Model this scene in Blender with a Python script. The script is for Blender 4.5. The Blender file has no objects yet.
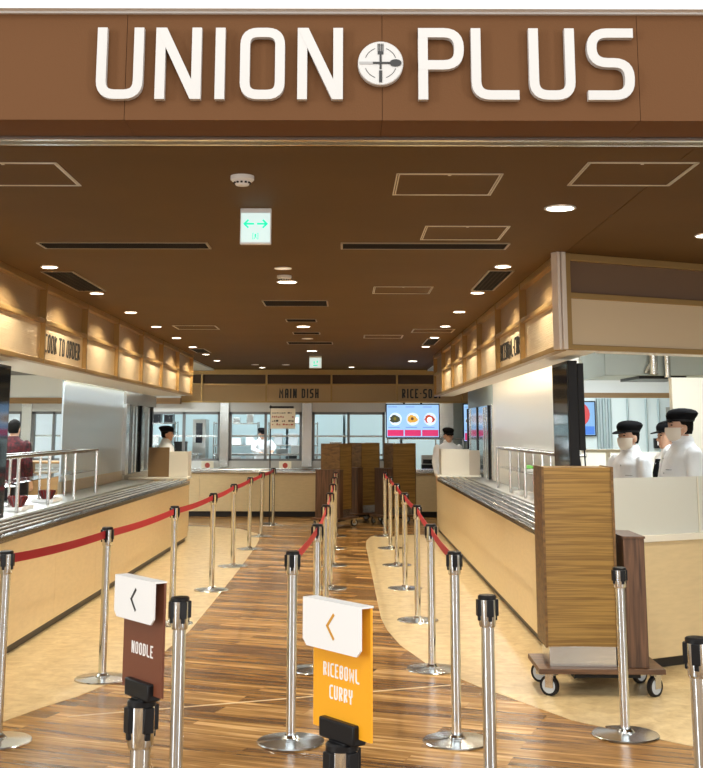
import bpy, bmesh, math, random
from mathutils import Vector, Matrix
random.seed(7)
PI = math.pi
sc = bpy.context.scene
col = sc.collection

# ------------------------------------------------------------------ camera, world, lights
cam_d = bpy.data.cameras.new('camera'); cam = bpy.data.objects.new('camera', cam_d); col.objects.link(cam)
sc.camera = cam
cam.location = (0, 0, 1.58)
PITCH = math.atan(.18)
cam.rotation_euler = (PI/2 + PITCH, math.radians(-.12), 0)
cam_d.sensor_fit = 'VERTICAL'; cam_d.sensor_height = 24.0
cam_d.lens = 1160/768*24.0
cam_d.shift_x = (351.5-345.5)/768
cam_d.shift_y = -(384-221.2)/768
cam_d.clip_end = 100; cam_d.clip_start = .05

sc.view_settings.view_transform = 'Standard'
sc.view_settings.look = 'None'
sc.view_settings.gamma = 1
sc.view_settings.use_curve_mapping = False
sc.view_settings.exposure = .50

world = bpy.data.worlds.new('world'); sc.world = world; world.use_nodes = True
bg = world.node_tree.nodes['Background']
bg.inputs[0].default_value = (1, .97, .92, 1); bg.inputs[1].default_value = .60

def lamp(name, kind, loc, energy, color=(1,1,1), rot=(0,0,0), **kw):
    d = bpy.data.lights.new(name, kind); d.energy = energy; d.color = color
    for k, v in kw.items(): setattr(d, k, v)
    o = bpy.data.objects.new(name, d); col.objects.link(o); o.location = loc; o.rotation_euler = rot
    return o
# concourse daylight and lamps outside the food court
lamp('concourse_light', 'AREA', (0.2, -2.5, 6.0), 200, (1, .98, .94), (math.radians(35), 0, 0), shape='RECTANGLE', size=7, size_y=3)
# tall unseen area lights, added on both sides for crisp highlights on the posts
lamp('window_daylight', 'AREA', (-7.5, -1.5, 2.6), 190, (.92, .97, 1), (math.radians(90), 0, math.radians(-62)), shape='RECTANGLE', size=1.6, size_y=4)
lamp('window_daylight', 'AREA', (7.5, -2.5, 2.6), 170, (.95, .98, 1), (math.radians(90), 0, math.radians(58)), shape='RECTANGLE', size=1.6, size_y=4)
# fill lights added behind the overhead screens to brighten the steel walls
lamp('strip_light', 'AREA', (-2.85, 14.5, 2.5), 80, (.85, .94, 1), (0, math.radians(-25), 0), shape='RECTANGLE', size=.12, size_y=7.5)
lamp('strip_light', 'AREA', (1.84, 14.0, 2.5), 75, (1, .98, .92), (0, math.radians(30), 0), shape='RECTANGLE', size=.12, size_y=7.5)
# ceiling lights over the kitchens, above the serving lines
COOL = (.88, .96, 1)
for x, y, w, h, e in ((-4.6, 9.5, 1.6, 3, 110), (-4.9, 16.5, 1.6, 4, 240), (3.0, 9.6, 1.2, 1.0, 38), (3.9, 16.0, 1.6, 4, 140), (-2.5, 25.0, 5.5, 1.2, 120), (-7.0, 25.0, 2.5, 1.2, 90), (2.2, 25.0, 3.5, 1.2, 90)):
    lamp('kitchen_light', 'AREA', (x, y, 2.70), e, COOL, (0, 0, 0), shape='RECTANGLE', size=w, size_y=h)

# ------------------------------------------------------------------ materials
MATS = {}
def mat(name, color, rough=.5, metal=0.0, emis=None, estr=1.0, spec=None, trans=0.0, alpha=1.0, noise=None, bump=None, aniso=None, ior=None):
    if name in MATS: return MATS[name]
    m = bpy.data.materials.new(name); m.use_nodes = True; MATS[name] = m
    nt = m.node_tree; b = nt.nodes['Principled BSDF']
    b.inputs['Base Color'].default_value = (*color, 1); b.inputs['Roughness'].default_value = rough
    b.inputs['Metallic'].default_value = metal
    if spec is not None: b.inputs['Specular IOR Level'].default_value = spec
    if ior: b.inputs['IOR'].default_value = ior
    if trans: b.inputs['Transmission Weight'].default_value = trans
    if alpha < 1: b.inputs['Alpha'].default_value = alpha
    if emis: b.inputs['Emission Color'].default_value = (*emis, 1); b.inputs['Emission Strength'].default_value = estr
    tc = nt.nodes.new('ShaderNodeTexCoord')
    if noise:   # (scale xyz, amount, detail)
        mp = nt.nodes.new('ShaderNodeMapping'); mp.inputs['Scale'].default_value = noise[0]
        n = nt.nodes.new('ShaderNodeTexNoise'); n.inputs['Scale'].default_value = 1; n.inputs['Detail'].default_value = noise[2]
        nt.links.new(tc.outputs['Object'], mp.inputs['Vector']); nt.links.new(mp.outputs['Vector'], n.inputs['Vector'])
        mx = nt.nodes.new('ShaderNodeMix'); mx.data_type = 'RGBA'
        rg = nt.nodes.new('ShaderNodeMapRange'); rg.inputs[1].default_value = .3; rg.inputs[2].default_value = .7
        nt.links.new(n.outputs['Fac'], rg.inputs['Value']); nt.links.new(rg.outputs[0], mx.inputs['Factor'])
        a = noise[1]
        mx.inputs['A'].default_value = (*[max(0, c*(1-a)) for c in color], 1)
        mx.inputs['B'].default_value = (*[min(1, c*(1+a)) for c in color], 1)
        nt.links.new(mx.outputs['Result'], b.inputs['Base Color'])
    if bump:    # (scale xyz, strength)
        mp2 = nt.nodes.new('ShaderNodeMapping'); mp2.inputs['Scale'].default_value = bump[0]
        n2 = nt.nodes.new('ShaderNodeTexNoise'); n2.inputs['Scale'].default_value = 1; n2.inputs['Detail'].default_value = 3
        bp = nt.nodes.new('ShaderNodeBump'); bp.inputs['Strength'].default_value = bump[1]; bp.inputs['Distance'].default_value = .01
        nt.links.new(tc.outputs['Object'], mp2.inputs['Vector']); nt.links.new(mp2.outputs['Vector'], n2.inputs['Vector'])
        nt.links.new(n2.outputs['Fac'], bp.inputs['Height']); nt.links.new(bp.outputs[0], b.inputs['Normal'])
    return m

brown = mat('brown_ceiling', (.122, .064, .0155), .7, spec=.2, noise=((1.5, 1.5, 1.5), .06, 3), bump=((60, 60, 60), .05))
fascia_m = mat('fascia_brown', (.165, .076, .032), .75, spec=.15, bump=((120, 120, 120), .08))
white_wall = mat('white_wall', (.86, .87, .87), .6)
kitchen_white = mat('kitchen_white', (.74, .80, .82), .45)
ledge_steel = mat('ledge_steel', (.26, .27, .28), .22, 1, bump=((3, 3, 60), .03))
beige_panel = mat('birch_panel', (.71, .56, .325), .38, noise=((9, 9, 40), .045, 5))
black_kick = mat('black_kick', (.012, .010, .009), .4)
steel = mat('stainless_steel', (.66, .66, .64), .26, 1, bump=((3, 3, 60), .03))
steel_dull = mat('brushed_steel', (.47, .46, .43), .36, 1, bump=((1.5, 1.5, 5), .10))
steel_wavy = mat('wavy_steel', (.80, .80, .77), .22, 1, bump=((.5, .5, 3.2), .35))
chrome = mat('post_steel', (.74, .79, .82), .13, 1)
chrome_base = mat('base_steel', (.70, .73, .74), .2, 1)
alu = mat('aluminium_rail', (.78, .76, .70), .25, 1)
black_pl = mat('black_plastic', (.010, .010, .011), .38, spec=.25)
black_gl = mat('black_gloss', (.010, .013, .018), .08)
red_belt = mat('red_belt', (.46, .006, .018), .6)
gold_frame = mat('bronze_frame', (.42, .265, .10), .34, .7)
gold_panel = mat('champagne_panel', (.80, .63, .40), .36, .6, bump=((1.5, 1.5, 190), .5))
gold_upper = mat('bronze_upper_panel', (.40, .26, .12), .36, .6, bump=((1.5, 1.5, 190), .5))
dark_upper = mat('dark_bronze_panel', (.10, .055, .03), .5, .2)
tan_panel = mat('tan_sign_panel', (.50, .33, .16), .5, .15)
soffit_m = mat('cream_soffit', (.86, .83, .76), .5)
letter_w = mat('white_letter', (.68, .675, .66), .35)
letter_b = mat('black_letter', (.012, .012, .012), .4)
white_pl = mat('white_plastic', (.88, .88, .87), .35)
cream_part = mat('cream_partition', (.74, .70, .60), .5)
white_coat = mat('white_coat', (.86, .88, .90), .75, bump=((13, 13, 6), 1.0))
black_cloth = mat('black_cloth', (.006, .006, .007), .9, spec=.1)
skin = mat('skin', (.66, .38, .25), .5)
lips = mat('lips', (.42, .14, .12), .5)
hair_m = mat('black_hair', (.006, .005, .004), .8, spec=.1)
mask_m = mat('mask_paper', (.80, .70, .58), .8)
trouser = mat('dark_trousers', (.03, .03, .04), .8)
sign_orange = mat('sign_orange', (.93, .42, .015), .4)
sign_brown = mat('sign_brown', (.17, .050, .022), .42)
seam_m = mat('dark_seam', (.02, .012, .008), .8)
bowl_red = mat('lacquer_red', (.20, .018, .018), .25)
glow_warm = mat('lamp_glow', (1, .95, .85), .5, emis=(1, .93, .80), estr=9)
glow_off = mat('lamp_dim', (.9, .86, .74), .5, emis=(1, .9, .7), estr=.35)
glass = mat('window_glass', (.93, .97, .98), .02, trans=1.0, ior=1.05, spec=.5)
acrylic = mat('frosted_acrylic', (.80, .82, .77), .30, trans=.25, alpha=.93)
grey_cloth = mat('grey_box', (.45, .47, .48), .5)
green_wall = mat('grey_green_wall', (.36, .42, .40), .5)
brown_trim = mat('brown_trim', (.32, .18, .07), .5, noise=((2, 2, 30), .15, 3))
pan_black = mat('pan_black', (.02, .02, .022), .3, .5)
green_leaf = mat('green_food', (.12, .42, .06), .6)
paper = mat('paper', (.82, .76, .62), .7)
door_cream = mat('counter_white', (.83, .80, .70), .4)
screen_teal = mat('screen_glass', (.02, .035, .05), .06)

def floor_wood():
    m = bpy.data.materials.new('wood_plank_floor'); m.use_nodes = True
    nt = m.node_tree; N = nt.nodes; L = nt.links; b = N['Principled BSDF']
    tc = N.new('ShaderNodeTexCoord'); mp = N.new('ShaderNodeMapping'); mp.inputs['Rotation'].default_value = (0, 0, math.radians(20))
    L.new(tc.outputs['Object'], mp.inputs['Vector'])
    br = N.new('ShaderNodeTexBrick'); br.offset = .37; br.inputs['Scale'].default_value = 1
    br.inputs['Mortar Size'].default_value = .0015; br.inputs['Mortar Smooth'].default_value = .3
    br.inputs['Brick Width'].default_value = 1.3; br.inputs['Row Height'].default_value = .15
    br.inputs['Color1'].default_value = (0, 0, 0, 1); br.inputs['Color2'].default_value = (1, 1, 1, 1)
    br.inputs['Mortar'].default_value = (.5, .5, .5, 1)
    L.new(mp.outputs[0], br.inputs['Vector'])
    # per-plank shift of the grain
    sep = N.new('ShaderNodeSeparateXYZ'); L.new(mp.outputs[0], sep.inputs[0])
    sh = N.new('ShaderNodeMath'); sh.operation = 'MULTIPLY'; sh.inputs[1].default_value = 37.0
    L.new(br.outputs['Color'], sh.inputs[0])
    cmb = N.new('ShaderNodeCombineXYZ'); ml = N.new('ShaderNodeMath'); ml.operation = 'MULTIPLY'; ml.inputs[1].default_value = 1.1
    my = N.new('ShaderNodeMath'); my.operation = 'MULTIPLY'; my.inputs[1].default_value = 17
    L.new(sep.outputs[0], ml.inputs[0]); L.new(sep.outputs[1], my.inputs[0])
    L.new(ml.outputs[0], cmb.inputs[0]); L.new(my.outputs[0], cmb.inputs[1]); L.new(sh.outputs[0], cmb.inputs[2])
    n1 = N.new('ShaderNodeTexNoise'); n1.inputs['Scale'].default_value = 1.0; n1.inputs['Detail'].default_value = 6; n1.inputs['Roughness'].default_value = .62; n1.inputs['Distortion'].default_value = .8
    L.new(cmb.outputs[0], n1.inputs['Vector'])
    add = N.new('ShaderNodeMath'); add.operation = 'MULTIPLY_ADD'; add.inputs[1].default_value = .22; L.new(br.outputs['Color'], add.inputs[0])
    mulb = N.new('ShaderNodeMath'); mulb.operation = 'MULTIPLY_ADD'; mulb.inputs[1].default_value = 1.0; mulb.inputs[2].default_value = -.11
    L.new(n1.outputs['Fac'], mulb.inputs[0]); L.new(mulb.outputs[0], add.inputs[2])
    cr = N.new('ShaderNodeValToRGB'); e = cr.color_ramp.elements
    e[0].position = .27; e[0].color = (.060, .024, .007, 1); e[1].position = .72; e[1].color = (.72, .45, .19, 1)
    for p, c in ((.40, (.17, .078, .020, 1)), (.50, (.29, .145, .037, 1)), (.60, (.40, .215, .065, 1))):
        q = e.new(p); q.color = c
    L.new(add.outputs[0], cr.inputs[0]); L.new(cr.outputs[0], b.inputs['Base Color'])
    b.inputs['Roughness'].default_value = .27
    bp = N.new('ShaderNodeBump'); bp.inputs['Strength'].default_value = .05; L.new(n1.outputs['Fac'], bp.inputs['Height']); L.new(bp.outputs[0], b.inputs['Normal'])
    return m
def vinyl():
    m = bpy.data.materials.new('beige_vinyl_floor'); m.use_nodes = True
    nt = m.node_tree; N = nt.nodes; L = nt.links; b = N['Principled BSDF']
    tc = N.new('ShaderNodeTexCoord'); n = N.new('ShaderNodeTexNoise'); n.inputs['Scale'].default_value = 9; n.inputs['Detail'].default_value = 8; n.inputs['Roughness'].default_value = .7; n.inputs['Distortion'].default_value = .6
    L.new(tc.outputs['Object'], n.inputs['Vector'])
    cr = N.new('ShaderNodeValToRGB'); e = cr.color_ramp.elements
    e[0].position = .33; e[0].color = (.50, .36, .17, 1); e[1].position = .67; e[1].color = (.76, .61, .36, 1)
    L.new(n.outputs['Fac'], cr.inputs[0]); L.new(cr.outputs[0], b.inputs['Base Color']); b.inputs['Roughness'].default_value = .30
    return m
def dark_wood(name, c0, c1, sc_, rough=.45):
    m = bpy.data.materials.new(name); m.use_nodes = True
    nt = m.node_tree; N = nt.nodes; L = nt.links; b = N['Principled BSDF']
    tc = N.new('ShaderNodeTexCoord'); mp = N.new('ShaderNodeMapping'); mp.inputs['Scale'].default_value = sc_
    n = N.new('ShaderNodeTexNoise'); n.inputs['Scale'].default_value = 1; n.inputs['Detail'].default_value = 5; n.inputs['Distortion'].default_value = .5
    L.new(tc.outputs['Object'], mp.inputs['Vector']); L.new(mp.outputs[0], n.inputs['Vector'])
    cr = N.new('ShaderNodeValToRGB'); e = cr.color_ramp.elements
    e[0].position = .35; e[0].color = (*c0, 1); e[1].position = .65; e[1].color = (*c1, 1)
    L.new(n.outputs['Fac'], cr.inputs[0]); L.new(cr.outputs[0], b.inputs['Base Color']); b.inputs['Roughness'].default_value = rough
    return m
def stripes(name):      # golden stacked-tray front: fine wavy horizontal ribs
    m = bpy.data.materials.new(name); m.use_nodes = True
    nt = m.node_tree; N = nt.nodes; L = nt.links; b = N['Principled BSDF']
    tc = N.new('ShaderNodeTexCoord'); mp = N.new('ShaderNodeMapping'); mp.inputs['Scale'].default_value = (2.2, 2.2, 105)
    n = N.new('ShaderNodeTexNoise'); n.inputs['Scale'].default_value = 1; n.inputs['Detail'].default_value = 2; n.inputs['Distortion'].default_value = .7
    L.new(tc.outputs['Object'], mp.inputs['Vector']); L.new(mp.outputs[0], n.inputs['Vector'])
    cr = N.new('ShaderNodeValToRGB'); e = cr.color_ramp.elements
    e[0].position = .36; e[0].color = (.18, .095, .018, 1); e[1].position = .62; e[1].color = (.31, .18, .042, 1)
    L.new(n.outputs['Fac'], cr.inputs[0]); L.new(cr.outputs[0], b.inputs['Base Color']); b.inputs['Roughness'].default_value = .42
    bp = N.new('ShaderNodeBump'); bp.inputs['Strength'].default_value = .25; bp.inputs['Distance'].default_value = .004
    L.new(n.outputs['Fac'], bp.inputs['Height']); L.new(bp.outputs[0], b.inputs['Normal'])
    return m
wood_floor = floor_wood(); vinyl_floor = vinyl()
cab_wood = dark_wood('walnut_panel', (.045, .020, .010), (.145, .072, .038), (38, 38, 2.2))
base_wood = dark_wood('walnut_edge', (.07, .032, .014), (.17, .085, .04), (4, 20, 30))
tray_ribs = stripes('golden_ribbed_panel')
plaid = dark_wood('red_black_plaid', (.003, .002, .002), (.085, .003, .006), (30, 30, 30), .9)

# ------------------------------------------------------------------ mesh builder
class MB:
    def __init__(s, M=None): s.v = []; s.f = []; s.mi = []; s.M = M or Matrix(); s.cur = 0
    def add(s, vs, fs):
        n = len(s.v); s.v += [tuple(s.M @ Vector(v)) for v in vs]
        s.f += [[i+n for i in f] for f in fs]; s.mi += [s.cur]*len(fs); return s
    def box(s, x0, x1, y0, y1, z0, z1):
        vs = [(x, y, z) for z in (z0, z1) for y in (y0, y1) for x in (x0, x1)]
        return s.add(vs, [(0,2,3,1), (4,5,7,6), (0,1,5,4), (2,6,7,3), (0,4,6,2), (1,3,7,5)])
    def prism(s, poly, z0, z1):
        n = len(poly); a = sum(poly[i][0]*poly[(i+1)%n][1]-poly[(i+1)%n][0]*poly[i][1] for i in range(n))
        if a < 0: poly = poly[::-1]
        vs = [(x, y, z0) for x, y in poly] + [(x, y, z1) for x, y in poly]
        return s.add(vs, [list(range(n))[::-1], list(range(n, 2*n))] + [(i, (i+1)%n, n+(i+1)%n, n+i) for i in range(n)])
    def lathe(s, prof, seg=24, c=(0,0,0), a0=0., a1=2*PI):
        full = abs(a1-a0-2*PI) < 1e-6; k = seg if full else seg+1
        vs = []; fs = []; m = len(prof)
        for i in range(k):
            a = a0+(a1-a0)*i/seg
            for r, z in prof: vs.append((c[0]+r*math.cos(a), c[1]+r*math.sin(a), c[2]+z))
        for i in range(seg):
            j = (i+1) % k
            for q in range(m-1): fs.append((i*m+q, j*m+q, j*m+q+1, i*m+q+1))
        if full and m > 3 and prof[0][0] > 1e-6 and abs(prof[0][0]-prof[-1][0]) < 1e-6:
            for i in range(k): fs.append((i*m+m-1, ((i+1)%k)*m+m-1, ((i+1)%k)*m, i*m))
        elif full:
            if prof[0][0] > 1e-6: fs.append([i*m for i in range(k)][::-1])
            if prof[-1][0] > 1e-6: fs.append([i*m+m-1 for i in range(k)])
        else:
            fs.append(list(range(m))); fs.append([(k-1)*m+q for q in range(m)][::-1])
        return s.add(vs, fs)
    def cyl(s, c, r, h, seg=20, axis='Z'):
        M0 = s.M
        R = {'Z': Matrix(), 'X': Matrix.Rotation(PI/2, 4, 'Y'), 'Y': Matrix.Rotation(-PI/2, 4, 'X')}[axis]
        s.M = M0 @ Matrix.Translation(c) @ R; s.lathe([(r, 0), (r, h)], seg); s.M = M0; return s
    def tube(s, pts, r, seg=10, sx=1.0):     # r number or list; circular rings along a polyline, capped
        pts = [Vector(p) for p in pts]; n = len(pts); rr = r if isinstance(r, (list, tuple)) else [r]*n
        vs = []; up0 = None
        for i, p in enumerate(pts):
            t = (pts[min(i+1, n-1)]-pts[max(i-1, 0)]).normalized()
            if up0 is None: up0 = Vector((0,0,1)) if abs(t.z) < .9 else Vector((1,0,0))
            a = t.cross(up0).normalized(); b = a.cross(t).normalized(); up0 = b
            for k in range(seg):
                q = 2*PI*k/seg; vs.append(tuple(p + a*math.cos(q)*rr[i]*sx + b*math.sin(q)*rr[i]))
        fs = [(i*seg+k, i*seg+(k+1)%seg, (i+1)*seg+(k+1)%seg, (i+1)*seg+k) for i in range(n-1) for k in range(seg)]
        fs += [list(range(seg))[::-1], [(n-1)*seg+k for k in range(seg)]]
        return s.add(vs, fs)
    def loft(s, rings, seg=20):              # rings (cx, cy, z, rx, ry)
        vs = [(cx+rx*math.cos(2*PI*k/seg), cy+ry*math.sin(2*PI*k/seg), z) for cx, cy, z, rx, ry in rings for k in range(seg)]
        n = len(rings)
        fs = [(i*seg+k, i*seg+(k+1)%seg, (i+1)*seg+(k+1)%seg, (i+1)*seg+k) for i in range(n-1) for k in range(seg)]
        fs += [list(range(seg))[::-1], [(n-1)*seg+k for k in range(seg)]]
        return s.add(vs, fs)
    def ball(s, c, rx, ry, rz, seg=12, rg=8):
        return s.loft([(c[0], c[1], c[2]+rz*math.sin(t), max(1e-4, rx*math.cos(t)), max(1e-4, ry*math.cos(t))) for t in [(-.5+i/rg)*PI*.99 for i in range(rg+1)]], seg)
    def strip(s, pts, t, d0, d1, closed=False, r=0):   # a flat stroke of width t in local XZ plane, thickness y d0..d1
        pts = [Vector((p[0], p[1])) for p in pts]
        if r > 0:
            out = []; n = len(pts)
            for i, p in enumerate(pts):
                if not closed and i in (0, n-1): out.append(p); continue
                a = (pts[i-1]-p); b = (pts[(i+1) % n]-p); la, lb = a.length, b.length; a.normalize(); b.normalize()
                ang = a.angle(b); k = min(r/math.tan(ang/2), la*.5, lb*.5); 
                for u in range(7):
                    w = u/6; out.append((p+a*k)*(1-w)**2 + p*2*w*(1-w) + (p+b*k)*w*w)
            pts = out
        q = [pts[0]]
        for p in pts[1:]:
            if (p-q[-1]).length > 1e-5: q.append(p)
        if closed and (q[0]-q[-1]).length < 1e-5: q.pop()
        pts = q; n = len(pts); vs = []
        for i, p in enumerate(pts):
            d1_ = (p-pts[i-1]).normalized() if (i > 0 or closed) else (pts[1]-p).normalized()
            d2_ = (pts[(i+1) % n]-p).normalized() if (i < n-1 or closed) else d1_
            tt = (d1_+d2_).normalized(); nn = Vector((-tt.y, tt.x)); k = t/2/max(.5, nn.dot(Vector((-d1_.y, d1_.x))))
            a = p+nn*k; b = p-nn*k
            vs += [(a.x, d0, a.y), (b.x, d0, b.y), (b.x, d1, b.y), (a.x, d1, a.y)]
        fs = []
        for i in range(n if closed else n-1):
            j = (i+1) % n
            for e in range(4): fs.append((i*4+e, i*4+(e+1)%4, j*4+(e+1)%4, j*4+e))
        if not closed: fs += [(0,3,2,1), ((n-1)*4, (n-1)*4+1, (n-1)*4+2, (n-1)*4+3)]
        return s.add(vs, fs)
    def build(s, name, m, parent=None, bevel=0, smooth=True, loc=None, angle=35):
        me = bpy.data.meshes.new(name); me.from_pydata(s.v, [], s.f); me.validate(); 
        bm = bmesh.new(); bm.from_mesh(me); bmesh.ops.recalc_face_normals(bm, faces=bm.faces); bm.to_mesh(me); bm.free()
        ms = m if isinstance(m, (list, tuple)) else [m]
        for x in ms: me.materials.append(x)
        if len(ms) > 1 and len(me.polygons) == len(s.mi):
            for p, k in zip(me.polygons, s.mi): p.material_index = k
        if smooth:
            for p in me.polygons: p.use_smooth = True
            me.set_sharp_from_angle(angle=math.radians(angle))
        o = bpy.data.objects.new(name, me); col.objects.link(o)
        if parent: o.parent = parent
        if loc: o.location = loc
        if bevel:
            b = o.modifiers.new('bevel', 'BEVEL'); b.width = bevel; b.segments = 2; b.limit_method = 'ANGLE'
        return o

def tag(o, label=None, cat=None, group=None, kind=None):
    if label: o['label'] = label
    if cat: o['category'] = cat
    if group: o['group'] = group
    if kind: o['kind'] = kind
    return o
def empty(name, loc=(0,0,0), rz=0, label=None, cat=None, group=None):
    o = bpy.data.objects.new(name, None); col.objects.link(o); o.location = loc; o.rotation_euler = (0, 0, rz)
    o.empty_display_size = .1
    return tag(o, label, cat, group)
KIDS = {}
def copy_tree(o, parent=None):
    c = o.copy(); col.objects.link(c); c.parent = parent
    for ch in [x for x in list(o.children) if not x.name.startswith('belt.') and x.name != 'belt']: copy_tree(ch, c)
    return c
def struct(name, mb, m, label=None, **kw):
    o = mb.build(name, m, **kw); o['kind'] = 'structure'
    if label: o['label'] = label
    return o
def T(x, y, z): return Matrix.Translation((x, y, z))
def RZ(a): return Matrix.Rotation(a, 4, 'Z')

# ------------------------------------------------------------------ lettering: single-stroke alphabet (w, strokes)
def glyph(ch):
    G = {
     'U': (.62, [([(0,1),(0,0),(.62,0),(.62,1)], .22)]),
     'N': (.62, [([(0,0),(0,1)], 0), ([(.62,0),(.62,1)], 0), 'N']),
     'I': (0, [([(0,0),(0,1)], 0)]),
     'O': (.60, [([(0,0),(.60,0),(.60,1),(0,1)], .2, True)]),
     'P': (.60, [([(0,0),(0,1)], 0), ([(0,1),(.60,1),(.60,.48),(0,.48)], .24)]),
     'L': (.58, [([(0,1),(0,0),(.60,0)], .22)]),
     'S': (.62, [([(.62,1),(0,1),(0,.52),(.62,.52),(.62,0),(0,0)], .24)]),
     'M': (.70, [([(0,0),(0,1),(.35,.45),(.70,1),(.70,0)], 0)]),
     'A': (.58, [([(0,0),(0,1),(.58,1),(.58,0)], .2), ([(0,.42),(.58,.42)], 0)]),
     'D': (.60, [([(0,0),(0,1)], 0), ([(0,1),(.60,1),(.60,0),(0,0)], .26)]),
     'H': (.58, [([(0,0),(0,1)], 0), ([(.58,0),(.58,1)], 0), ([(0,.5),(.58,.5)], 0)]),
     'R': (.58, [([(0,0),(0,1)], 0), ([(0,1),(.58,1),(.58,.5),(0,.5)], .2), ([(.26,.46),(.58,0)], 0)]),
     'C': (.56, [([(.56,1),(0,1),(0,0),(.56,0)], .2)]),
     'E': (.54, [([(.54,1),(0,1),(0,0),(.54,0)], 0), ([(0,.5),(.48,.5)], 0)]),
     'B': (.58, [([(0,0),(.58,0),(.58,1),(0,1)], .16, True), ([(0,.5),(.58,.5)], 0)]),
     'W': (.78, [([(0,1),(.05,0),(.39,.6),(.73,0),(.78,1)], 0)]),
     'Y': (.60, [([(0,1),(0,.48),(.60,.48),(.60,1)], .15), ([(.3,.48),(.3,0)], 0)]),
     'K': (.58, [([(0,0),(0,1)], 0), ([(.58,1),(.04,.45)], 0), ([(.2,.6),(.58,0)], 0)]),
     'T': (.60, [([(0,1),(.60,1)], 0), ([(.3,1),(.3,0)], 0)]),
     '.': (.10, [([(.05,.44),(.05,.58)], 0)]),
    }
    return G[ch]
def put_glyph(mb, ch, x, z, w, h, t, d0, d1):
    """outer box of the glyph is x..x+w, z..z+h, stroke t"""
    gw, st = glyph(ch); ix, iz = x+t/2, z+t/2; sw = (w-t)/gw if gw else 1; sh = h-t
    d00 = d0
    for si_, s_ in enumerate(st):
        d0 = d00-(d1-d00)*.02*si_
        if s_ == 'N':
            a = t*.12
            zt, zb = z+h-h*.002, z+h*.002; dq = d1+(d1-d0)*.02; xo = x+w*.002; xe = x+w-w*.002
            mb.add([(xo, d0, zt), (x+t+a, d0, zt), (xe, d0, zb), (x+w-t-a, d0, zb), (xo, dq, zt), (x+t+a, dq, zt), (xe, dq, zb), (x+w-t-a, dq, zb)],
                   [(0,1,2,3), (7,6,5,4), (0,4,5,1), (1,5,6,2), (2,6,7,3), (3,7,4,0)]); continue
        pts, r = s_[0], s_[1]; cl = len(s_) > 2
        P = []
        for px, pz in pts: P.append((ix+px*sw, iz+pz*sh))
        if not cl:   # straight ends run out to the outer box
            for i, j in ((0, 1), (-1, -2)):
                a, b = Vector(P[i]), Vector(P[j]); d = (a-b).normalized()
                if min(abs(d.x), abs(d.y)) < .01 and (pts[i][0] in (0, gw) or pts[i][1] in (0, 1)): a = a+d*t/2
                P[i] = (a.x, a.y)
        mb.strip(P, t, d0, d1, cl, r*sh)
def words(M, s, m, parent, h, t, loc=None, **kw):
    mbs = [MB(M) for _ in s.split(' ')]; text(mbs, s, h, t, **kw)
    for q in mbs: q.build('lettering', m, parent, loc=loc)
def text(mb, s, h, t, wr=.62, gap=.26, d0=-.004, d1=0, space=.55):
    """centred text in local XZ, baseline z=0"""
    W = 0; items = []
    for ch in s:
        if ch == ' ': W += h*space; continue
        gw = glyph(ch)[0]; w = t if gw == 0 else (h*.2 if ch == '.' else h*wr*gw/.60)
        items.append((ch, W, w)); W += w+h*gap
    W -= h*gap
    wi = [k for k, wd in enumerate(s.split(' ')) for _ in wd]
    for (ch, x, w), k in zip(items, wi): put_glyph(mb[k] if isinstance(mb, list) else mb, ch, x-W/2, 0, w, h, t, d0, d1)
    return W

# ================================================================== STRUCTURE
CEIL = 2.76; VB = 2.11; YF = 23.2
struct('floor', MB().box(-9, 9, -5, 29, -.10, 0), wood_floor, 'brown wood plank floor of the queue lanes')
L_edge = [(-1.84,6.55),(-1.884,6.72),(-1.755,7.066),(-1.605,7.371),(-1.505,7.676),(-1.399,8.136),(-1.302,8.808),(-1.24,9.7),(-1.228,11.415),(-1.221,13.996),(-1.235,16.6),(-1.262,17.6),(-1.36,18.5),(-1.70,19.35),(-2.3,19.8),(-3.0,19.95)]
struct('floor', MB().prism([(-8.9,4.0),(-2.9,5.2)] + L_edge[1:] + [(-8.9,19.95)], 0, .003), vinyl_floor, 'mottled beige vinyl flooring beside the left counter', smooth=False)
R_edge = [(1.4,18.4),(.50,18.25),(.379,18.0),(.31,17.4),(.286,16.7),(.295,14.2),(.302,11.4),(.307,10.35),(.337,9.75),(.411,9.09),(.578,8.30),(.843,7.65),(1.257,6.81),(1.553,6.49),(1.807,6.235),(2.6,5.6),(4.2,4.8),(8.9,3.6)]
struct('floor', MB().prism(R_edge + [(8.9,20.0),(1.5,20.0)], 0, .003), vinyl_floor, 'mottled beige vinyl flooring beside the right counter', smooth=False)
struct('trim_1', MB().prism([(-1.55,6.86),(-1.53,6.885),(.75,7.75),(.755,7.73)], 0, .0015), mat('floor_joint', (.62,.47,.28), .4), 'thin pale joint strip across the wood floor', smooth=False)
# ceiling: slabs with narrow dark joints between them
for x0, x1 in ((-9, -2.9), (-2.896, 1.478), (1.482, 9)):
    struct('ceiling', MB().box(x0, x1, 4.78, 23.3, CEIL, CEIL+.12), brown, 'matt brown painted ceiling')
struct('ceiling', MB().box(-9, 9, 4.67, 29, CEIL+.125, CEIL+.2), white_wall)
# white ceilings of the kitchens behind the screens
struct('ceiling', MB().box(-9, -2.6, 7.0, 23.1, CEIL-.03, CEIL-.001), kitchen_white, 'white kitchen ceiling, left')
struct('ceiling', MB().prism([(1.62,8.15),(9,11.9),(9,23.1),(1.62,23.1)], CEIL-.03, CEIL-.001), kitchen_white, 'white kitchen ceiling, right')
struct('ceiling', MB().box(-9, 9, 23.7, 28, CEIL-.03, CEIL-.001), kitchen_white, 'white ceiling of the rear kitchen')
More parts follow.
